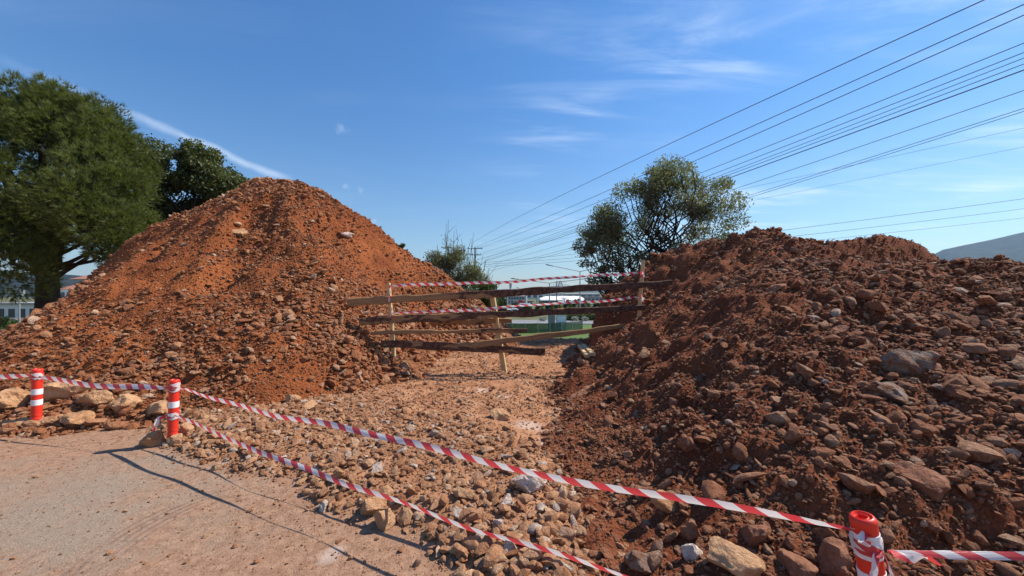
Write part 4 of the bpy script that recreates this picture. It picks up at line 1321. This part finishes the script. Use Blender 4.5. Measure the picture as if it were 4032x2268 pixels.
# clipped hedge and round shrubs behind the road
def blob_plant(name, label, cx, Y, rx_, ry_, rz_, n, leaf, mat, seed, cat='hedge', box=False, group=None):
    zb = gz(cx, Y); r = np.random.default_rng(seed)
    root = tag(empty(name, (cx, Y, zb)), label, cat, group)
    if box: P = (r.random((n, 3))-.5)*2*np.array([rx_, ry_, rz_])+np.array([0, 0, rz_])
    else:
        d = r.normal(size=(n, 3)); d /= np.linalg.norm(d, axis=1, keepdims=True)
        nn = 1+.25*vnoise(d[:, 0]*3+seed, d[:, 1]*3+d[:, 2]*3, seed)
        P = d*(nn*(.5+.5*r.random(n)**.5))[:, None]*np.array([rx_, ry_, rz_])+np.array([0, 0, rz_])
        P[:, 2] = np.maximum(P[:, 2], .05)
    V, Q, tint = leaf_quads(P, leaf, seed, .2, .7)
    obj('crown' if 'tree' in name else 'leaves', crown_mesh('crown', V, Q, tint, mat), root)
    MB().tube([(0, 0, 0), (.02, 0, rz_*1.1)], [.06+.03*rz_, .03], 6).build('trunk' if 'tree' in name else 'stem', M['bark'], root)
    return root


blob_plant('hedge', 'long dark clipped hedge on the far side of the lower road', 17.5, 67, 8, .8, .62, 9000, .22, M['broad'], 1, box=True)
M['silver'] = leaf_mat('silver_leaves', (.25, .27, .25), (.5, .52, .48), .1)
for i, x in enumerate((575, 585, 599, 543)):
    blob_plant('round_shrub', ['silvery ball shrub left one in front of the dark hedge', 'silvery ball shrub in the middle before the dark hedge', 'silvery ball shrub nearest the right heap before the hedge', 'small silvery ball shrub left of the cabinets'][i], px2x(x, 65.3), 65.3, .6, .55, .4, 700, .14, M['silver'], 30+i, 'shrub', group='silvery ball shrubs before the hedge')

FT = [  # px, top y, width px, Y, colour, label
 (502, 296, 9, 70, 'far_leaf', 'greyish tree just right of the middle stake'),
 (527, 305, 9, 95, 'bushy', 'low green bush beside the parked cars beyond the road'),
 (540, 303, 9, 100, 'olive', 'olive-green tree left of the yellow kiosk'),
 (549, 302.5, 8, 105, 'far_leaf', 'dark tree touching the left of the yellow kiosk'),
 (568, 300, 9, 100, 'bushy', 'light green tree before the white hall'),
 (577, 299, 10, 110, 'far_leaf', 'dark tree right of the light green one before the hall'),
 (586, 300, 10, 105, 'olive', 'olive tree under the right end of the white hall'),
 (610, 297, 16, 90, 'bushy', 'green tree at the right beside the red heap'),
 (622, 296, 18, 95, 'far_leaf', 'dark tree mostly behind the right heap'),
 (597, 303, 8, 120, 'far_leaf', 'small dark tree behind the parked cars'),
 (558, 303, 8, 115, 'olive', 'small shrubby tree right of the yellow kiosk'),
 (515, 303, 8, 110, 'far_leaf', 'dark shrubby tree near the white van'),
]
for i, (px, ty, wpx, Y, mk, lab) in enumerate(FT):
    x = px2x(px, Y); zb = gz(x, Y); top = HC+(291-ty)/384*Y; h = top-zb
    blob_plant('far_tree', lab, x, Y, wpx/768*Y, wpx/768*Y, h/2, 2200, .32, M[mk], 60+i, 'tree', group='trees beyond the lower road')


def building(name, label, px0, px1, yt, Y, depth, wall, roofm, rows, cols, kind='flat', yb=None):
    x0, x1 = px2x(px0, Y), px2x(px1, Y); zt = HC+(291-yt)/384*Y
    cx = (x0+x1)/2; zb = gz(cx, Y)-.5; w = x1-x0; h = zt-zb
    root = tag(empty(name, (cx, Y, zb)), label, 'building')
    MB().box(-w/2, w/2, 0, depth, 0, h).build('wall', wall, root)
    if kind == 'flat': MB().box(-w/2-.3, w/2+.3, -.3, depth+.3, h, h+.35).build('roof', roofm, root)
    else:
        V = [(-w/2-.4, -.4, h), (w/2+.4, -.4, h), (w/2+.4, depth+.4, h), (-w/2-.4, depth+.4, h), (-w/2+depth*.3, depth/2, h+depth*.18+.3), (w/2-depth*.3, depth/2, h+depth*.18+.3)]
        MB().add(V, [(0, 1, 5, 4), (1, 2, 5), (2, 3, 4, 5), (3, 0, 4), (3, 2, 1, 0)]).build('roof', roofm, root)
    hb = h-.5
    for r_ in range(rows):
        for c_ in range(cols):
            ww = w/cols; wh = hb/rows
            x = -w/2+ww*(c_+.5); z = .6+wh*(r_+.5)
            f = MB().box(x-ww*.27, x+ww*.27, -.10, -.004, z-wh*.25, z+wh*.25).build('window', M['glass'], root)
            MB().box(x-ww*.30, x+ww*.30, -.16, -.02, z-wh*.31, z-wh*.26).build('sill', M['kerb'], f)
    return root


building('apartment_block', 'grey and white apartment block directly right of the middle stake', 495, 507.5, 296, 300, 14, M['white_wall'], M['grey_wall'], 3, 5)
building('long_building', 'long grey building with a row of square windows under the top plank', 508, 527, 296.3, 290, 18, M['grey_wall'], M['white_wall'], 2, 7)
building('shop_building', 'low dark-fronted building with long flat canopy left of the white hall', 514, 533, 301.5, 230, 10, M['grey_wall'], M['dark_roof'], 1, 6)
building('shop_building', 'low building with dark roof behind the right end of the white hall', 583, 615, 297.2, 420, 20, M['grey_wall'], M['dark_roof'], 1, 8)
building('warehouse', 'wide low warehouse with pale roof behind the poles', 560, 600, 294.0, 620, 40, M['grey_wall'], M['white_wall'], 1, 6)
building('warehouse', 'low warehouse with grey roof far behind the long building', 520, 556, 294.2, 640, 30, M['white_wall'], M['grey_wall'], 1, 6)
building('yellow_kiosk', 'yellow kiosk with pale flat roof among the trees', 546, 554.5, 304.6, 140, 4, M['yellow'], M['kerb'], 1, 2)


# white barrel-vaulted sports hall
def hall():
    Y = 330; x0, x1 = px2x(541, Y), px2x(586.5, Y); zb = gz((x0+x1)/2, Y); h = HC+(291-296.3)/384*Y-zb
    root = tag(empty('sports_hall', ((x0+x1)/2, Y, zb)), 'long white barrel-roofed hall seen between the top and second planks', 'building')
    w = x1-x0; D = 36; n = 18
    V = []; F = []
    for j, x in enumerate(np.linspace(-w/2+6, w/2-3, 9)):
        for i in range(n+1):
            a = math.pi*i/n; V.append((x, D/2-math.cos(a)*D/2, math.sin(a)**.75*h))
        if j:
            for i in range(n):
                b = (j-1)*(n+1)+i; F.append((b, b+n+1, b+n+2, b+1))
    m0 = len(V)
    for s_, xe, base in ((-1, -w/2, 0), (1, w/2, 8*(n+1))):   # rounded ends
        for i in range(n+1):
            a = math.pi*i/n; V.append((xe, D/2-math.cos(a)*D/2*.8, math.sin(a)**.75*h*.72))
        for i in range(n): F.append((base+i, base+i+1, m0+i+1, m0+i))
        F.append(tuple(range(m0, m0+n+1)))
        m0 += n+1
    obj('vault', mesh_from('vault', V, F, M['membrane'], smooth=25), root)
    for k in range(5):
        x = -w/2+8+(w-14)*k/4
        pts = [(x, D/2-math.cos(math.pi*i/n)*(D/2+.08), math.sin(math.pi*i/n)**.75*(h+.08)) for i in range(n+1)]
        MB().tube(pts, .12, 5).build('rib', M['kerb'], root)
    MB().box(-w/2-2, -w/2+14, -6, 0.5, 0, h*.42).build('annex', M['grey_wall'], root)
    MB().box(-w/2-4, -w/2+18, -9, 0.6, h*.42, h*.5).build('canopy', M['dark_roof'], root)
    MB().box(-w/2+18.2, w/2-2, -.9, -.2, 0, h*.22).build('base_band', M['blue_paint'], root)
    MB().box(-w/2+2, -w/2+9, -6.15, -6.02, .8, h*.3).build('window', M['glass'], root)


hall()


# double arm street lamps
def lamp(px, yt, Y, al, label, tilt=.25):
    x = px2x(px, Y); zt = HC+(291-yt)/384*Y; zb = gz(x, Y); h = zt-zb
    root = tag(empty('street_lamp', (x, Y, zb)), label, 'street lamp')
    root['group'] = 'street lamps along the lower road'
    k = Y/100
    MB().tube([(0, 0, 0), (0, 0, h)], [.16*k+.04, .09*k+.02], 8).build('post', M['metal'], root, smooth=50)
    for s_ in al:
        MB().tube([(0, 0, h-.05), (s_*.8, 0, h-.02+abs(s_)*tilt*.8)], .07*k+.015, 6).build('arm', M['metal'], root)
        MB().tube([(s_*.8, 0, h-.02+abs(s_)*tilt*.8), (s_, 0, h+abs(s_)*tilt)], [.10*k, .15*k], 6).build('lamp_head', M['dark_metal'], root)
    return root


lamp(580.0, 271.3, 80, (-7.1, 3.8), 'tall double-armed street lamp in front of the round-topped tree', .20)
lamp(549.5, 283, 120, (-12.0, 12.5), 'double-armed street lamp in the middle of the gap, reaching over the top plank', .12)
lamp(525.4, 289.8, 220, (-5, 5), 'farthest small street lamp left of the middle of the gap')
lamp(537, 291, 210, (-6, 6), 'small far street lamp near the white hall')


def thin_pole(name, label, px, yt, Y, r, mat, bits=()):
    x = px2x(px, Y); zt = HC+(291-yt)/384*Y; zb = gz(x, Y); h = zt-zb
    root = tag(empty(name, (x, Y, zb)), label, 'pole')
    MB().tube([(0, 0, 0), (0, 0, h)], [r*1.2, r], 8).build('post', mat, root, smooth=50)
    for (z, w, hh, m) in bits:
        MB().box(-w/2, w/2, -.15, .15, h*z-hh/2, h*z+hh/2).build('fitting', m, root)
    return root


thin_pole('white_mast', 'white pole beside the long grey building', 526.2, 294, 160, .35, M['white_wall'], ((.98, 1.4, .5, M['white_wall']),))
thin_pole('antenna_mast', 'grey telecom mast rising to the barrier tape', 510.5, 282.5, 400, .7, M['grey_wall'], ((.97, 2.6, 5.5, M['grey_wall']), (.8, 2.2, 3, M['grey_wall'])))
thin_pole('wooden_pole', 'short wire pole with crossarm before the white hall', 564, 297.5, 130, .12, M['kerb'], ((.96, 2.4, .2, M['bark']), (.86, 1.6, .2, M['bark'])))
thin_pole('dark_pole', 'dark pole standing just left of the lattice pylon', 556.7, 281, 130, .16, M['dark_metal'], ())
thin_pole('sign_pole', 'thin pole at the left by the parked cars', 510, 301, 120, .12, M['metal'])
thin_pole('sign_pole', 'thin pole left of the olive-green tree', 532, 302, 110, .12, M['metal'])
thin_pole('sign_pole', 'thin grey pole near the right heap', 603, 299, 90, .11, M['metal'])


def pylon(px, yt, Y, w, label):
    x = px2x(px, Y); zt = HC+(291-yt)/384*Y; zb = gz(x, Y); h = zt-zb
    root = tag(empty('lattice_pylon', (x, Y, zb)), label, 'pylon')
    lv = [i/9 for i in range(10)]
    leg = MB(); br = MB()
    def hw(t): return w/2*(1-t)**.8+w*.07
    for sx in (-1, 1):
        for sy in (-1, 1):
            leg.tube([(sx*hw(t), sy*hw(t), h*t) for t in lv], .22, 4)
    for a, b in zip(lv, lv[1:]):
        for sy in (-1, 1):
            br.tube([(-hw(a), sy*hw(a), h*a), (hw(b), sy*hw(b), h*b)], .12, 4); br.tube([(hw(a), sy*hw(a), h*a), (-hw(b), sy*hw(b), h*b)], .12, 4)
            br.tube([(-hw(b), sy*hw(b), h*b), (hw(b), sy*hw(b), h*b)], .12, 4)
    leg.build('legs', M['metal'], root); br.build('bracing', M['metal'], root)
    for t, l in ((.95, w*.55), (.84, w*.75), (.73, w*.6)):
        MB().tube([(-l, 0, h*t), (0, 0, h*t+.8), (l, 0, h*t)], .2, 4).build('crossarm', M['metal'], root)


pylon(560.5, 281, 350, 9, 'steel lattice pylon in the gap beside a dark pole')


# parked cars far below
def car(label, px, Y, col, rz=0, van=False, z=None):
    x = px2x(px, Y); zb = gz(x, Y)+.08
    root = tag(empty('parked_car', (x, Y, zb), rz), label, 'van' if van else 'car'); root['group'] = 'vehicles parked beyond the lower road'
    L_, W_ = (4.9, 1.9) if van else (4.3, 1.75)
    H_ = 2.1 if van else 1.42
    if van: prof = [(-L_/2, .35), (-L_/2, .95), (-L_/2+.7, 1.1), (-L_/2+1.3, H_-.1), (-L_/2+1.7, H_), (L_/2-.1, H_), (L_/2, H_-.2), (L_/2, .35)]
    else: prof = [(-L_/2, .35), (-L_/2+.05, .70), (-L_/2+1.1, .88), (-L_/2+1.75, H_-.05), (-L_/2+2.2, H_), (L_/2-1.0, H_-.03), (L_/2-.3, .95), (L_/2, .9), (L_/2, .35)]
    n = len(prof); V = []
    for y, k in ((-W_/2, 0), (-W_/2+.12, .06), (W_/2-.12, .06), (W_/2, 0)):
        for (xx, zz) in prof: V.append((xx*(1-.0 if k == 0 else 1), y, zz+(k if zz > .9 else 0)*.5))
    F = [tuple(range(n))[::-1]]+[(j*n+i, j*n+(i+1) % n, (j+1)*n+(i+1) % n, (j+1)*n+i) for j in range(3) for i in range(n)]+[tuple(range(3*n, 4*n))]
    obj('body', mesh_from('body', V, F, col, smooth=35), root)
    for s_ in (-1, 1):
        y = s_*(W_/2+.012)
        a = [(-L_/2+1.25, .98), (-L_/2+1.85, H_-.14), (L_/2-1.1 if not van else -L_/2+2.6, H_-.14), (L_/2-.75 if not van else -L_/2+2.6, .98)]
        MB().add([(p[0], y, p[1]) for p in a], [(0, 1, 2, 3)]).build('side_window', M['glass'], root)
        for xx in (-L_/2+.8, L_/2-.8):
            w = MB(); w.tube([(xx, s_*(W_/2-.2), .32), (xx, s_*(W_/2+.01), .32)], .32, 14); w.build('wheel', M['rubber'], root)
    return root


M['car_white'] = plain('white_car_paint', (.75, .75, .75), .3, 0, .03, 1, .6)
M['car_dark'] = plain('dark_car_paint', (.05, .055, .065), .3, 0, .03, 1, .6)
M['car_silver'] = plain('silver_car_paint', (.42, .43, .45), .3, .3, .03, 1, .6)
car('white car with its roof showing below the right end of the white hall', 589, 150, M['car_white'], .2)
car('dark car with pale roof parked left of the right heap', 597, 110, M['car_dark'], .1)
car('silver car parked behind the dark one', 600, 122, M['car_silver'], -.1)
car('white car parked at the left of the gap beyond the netting', 505, 85, M['car_white'], .15)
car('second white car right of the first at the left of the gap', 512, 90, M['car_white'], 0)
car('dark car among bushes left of the light pole', 517.5, 120, M['car_dark'], .1)
car('white van standing near the red flag', 523, 125, M['car_white'], 0, True)
# red flag on a staff
fx = px2x(518, 130); fr = tag(empty('flag', (fx, 130, gz(fx, 130))), 'small red flag on a staff left of the white hall', 'flag')
fh = HC+(291-299.5)/384*130-gz(fx, 130)
MB().tube([(0, 0, 0), (0, 0, fh)], .08, 6).build('staff', M['metal'], fr)
V = []; F = []
for i in range(9):
    for j in range(4): V.append((i*.25, .15*math.sin(i*.9), fh-.1-j*.5-.05*i))
    if i:
        for j in range(3): b = (i-1)*4+j; F.append((b, b+1, b+5, b+4))
obj('cloth', mesh_from('cloth', V, F, M['red_paint'], smooth=0), fr)

# left background behind the pine trunk
building('long_house', 'long white-walled house behind the pine trunk at the far left', -4, 70, 305, 62, 10, M['white_wall'], M['grey_wall'], 1, 7)
building('tiled_house', 'house with reddish tiled roof between the pine trunk and the left heap', 60, 84, 289, 70, 9, M['white_wall'], M['roof_tile'], 2, 4, 'hip')
building('tiled_house', 'small house with tiled roof farther up the slope right of the pine trunk', 72, 98, 279, 110, 9, M['grey_wall'], M['roof_tile'], 2, 3, 'hip')
wl = tag(empty('garden_wall', (px2x(28, 50), 50, gz(px2x(28, 50), 50))), 'pale rubble-stone wall below the white house at the far left', 'wall')
w0 = px2x(56, 50)-px2x(-30, 50)
rr = random.Random(4)
M['wallstone'] = stone_mat('wall_stone', [(0, (.42, .38, .31)), (.5, (.30, .26, .2)), (1, (.52, .49, .42))], (.2, .17, .12), .3)
ws = [stone_mesh('wall_block', 1, 900+i, M['wallstone'], 5, .05, (1, .6, .6)) for i in range(4)]
MB().box(-w0/2, w0/2, 0, .4, -.3, 1.5).build('core', M['stone_wall'], wl)
k = 0
for row in range(4):
    x = -w0/2
    while x < w0/2:
        l = rr.uniform(.45, .8)
        obj('block', ws[k % 4], wl, (x+l/2, -.02, .18+row*.37), (rr.uniform(-.1, .1), rr.uniform(-.1, .1), 0), (l, .5, .55)); x += l; k += 1
for i, (px, ty, wpx, Y, mk, lab) in enumerate([(3, 318, 22, 40, 'far_leaf', 'dark bush at the left edge below the pine'), (14, 322, 20, 38, 'bushy', 'green creeper bush before the rubble wall'), (30, 326, 22, 42, 'far_leaf', 'dark low bush between the pole and the pine trunk'), (52, 322, 16, 44, 'bushy', 'small bush at the base of the pine trunk')]):
    x = px2x(px, Y); top = HC+(291-ty)/384*Y; h = max(.8, top-gz(x, Y))
    blob_plant('bush', lab, x, Y, wpx/1100*Y, wpx/1100*Y, h/2, 3000, .16, M[mk], 160+i, 'bush')
fx = px2x(19.5, 34); fr = tag(empty('floodlight_pole', (fx, 34, gz(fx, 34))), 'slim grey pole with a square lamp box at the far left', 'pole')
fh = HC+(291-289)/384*34-gz(fx, 34)
MB().tube([(0, 0, 0), (0, 0, fh)], [.07, .045], 8).build('post', M['metal'], fr, smooth=50)
MB().box(-.35, .35, -.12, .12, fh-.05, fh+.02).box(-.35, -.29, -.12, .12, fh-.55, fh-.05).box(.29, .35, -.12, .12, fh-.55, fh-.05).box(-.35, .35, -.12, .12, fh-.62, fh-.55).build('lamp_frame', M['metal'], fr)
MB().box(-.28, .28, -.06, .06, fh-.54, fh-.06).build('lamp_glass', M['kerb'], fr)


# ------------------------------------------------------------------ hills
def hill_mat(name, a, b, sc_=.01):
    m, t, bs, o = new_mat(name)
    g = t.node('ShaderNodeNewGeometry'); P = g.outputs['Position']
    c = t.mix(t.step(t.noise(P, sc_, 8, .7), .4, .6), a, b)
    t.link(c, bs.inputs['Base Color']); bs.inputs['Roughness'].default_value = 1
    t.link(t.bump(t.noise(P, sc_*6, 6, .7), 1.0, 12), bs.inputs['Normal'])
    return m


M['hill'] = hill_mat('wooded_hill', (.010, .018, .012), (.030, .034, .022), .012)


def hill(name, prof, Y, depth, label, seed):
    """prof = [(px, py)] crest as seen; built as a real ridge with front and back slopes"""
    xs_ = np.linspace(prof[0][0], prof[-1][0], 160); ys_ = np.interp(xs_, [p[0] for p in prof], [p[1] for p in prof])
    cx = (xs_-512)/384*Y; cz = HC+(291-ys_)/384*Y
    rows = 41; V = []
    for j in range(rows):
        v = j/(rows-1)*2-1
        f = (1-abs(v))**1.15
        for i in range(160):
            nz = fbm(np.array(cx[i]/Y*6), np.array(v*2.0+seed), seed, 4)*.22*(1-abs(v))**.5*(0.25+abs(v))
            zb = -18
            V.append((cx[i]*(1+v*depth/Y*.6), Y+v*depth, zb+(cz[i]-zb)*max(0, f+nz*(abs(v) > .02))))
    F = [(j*160+i, j*160+i+1, (j+1)*160+i+1, (j+1)*160+i) for j in range(rows-1) for i in range(159)]
    o = obj(name, mesh_from(name, V, F, M['hill'], smooth=0)); tag(o, kind='structure')
    return o


hill('hill', [(850, 300), (905, 270), (942, 250), (960, 246), (990, 240), (1024, 232), (1100, 224), (1250, 215), (1500, 235), (1900, 300)], 2600, 1300, '', 3)
hill('far_hill', [(380, 297), (440, 292), (497, 289.5), (515, 288.8), (530, 290), (541, 287.6), (553, 285.9), (570, 285.5), (582, 286.3), (600, 288), (640, 287), (720, 291), (800, 297)], 6500, 1500, '', 5)
hill('left_hill', [(-500, 292), (-200, 268), (0, 272), (60, 274), (110, 278), (200, 284), (330, 292), (380, 297)], 1500, 700, '', 8)

# ------------------------------------------------------------------ haze
def haze():
    m = bpy.data.materials.new('haze'); m.use_nodes = True; t = NT(m.node_tree); t.n.clear()
    out = t.node('ShaderNodeOutputMaterial'); v = t.node('ShaderNodeVolumePrincipled')
    v.inputs['Color'].default_value = (.42, .70, 1, 1); v.inputs['Density'].default_value = .00007; v.inputs['Anisotropy'].default_value = .3
    t.link(v.outputs[0], out.inputs['Volume'])
    o = MB().box(-9500, 9500, -400, 9500, -25, 650).build('haze', m); o['kind'] = 'stuff'
    return o


haze()
sc.cycles.volume_bounces = 0
sc.cycles.max_bounces = 6
sc.cycles.transparent_max_bounces = 12
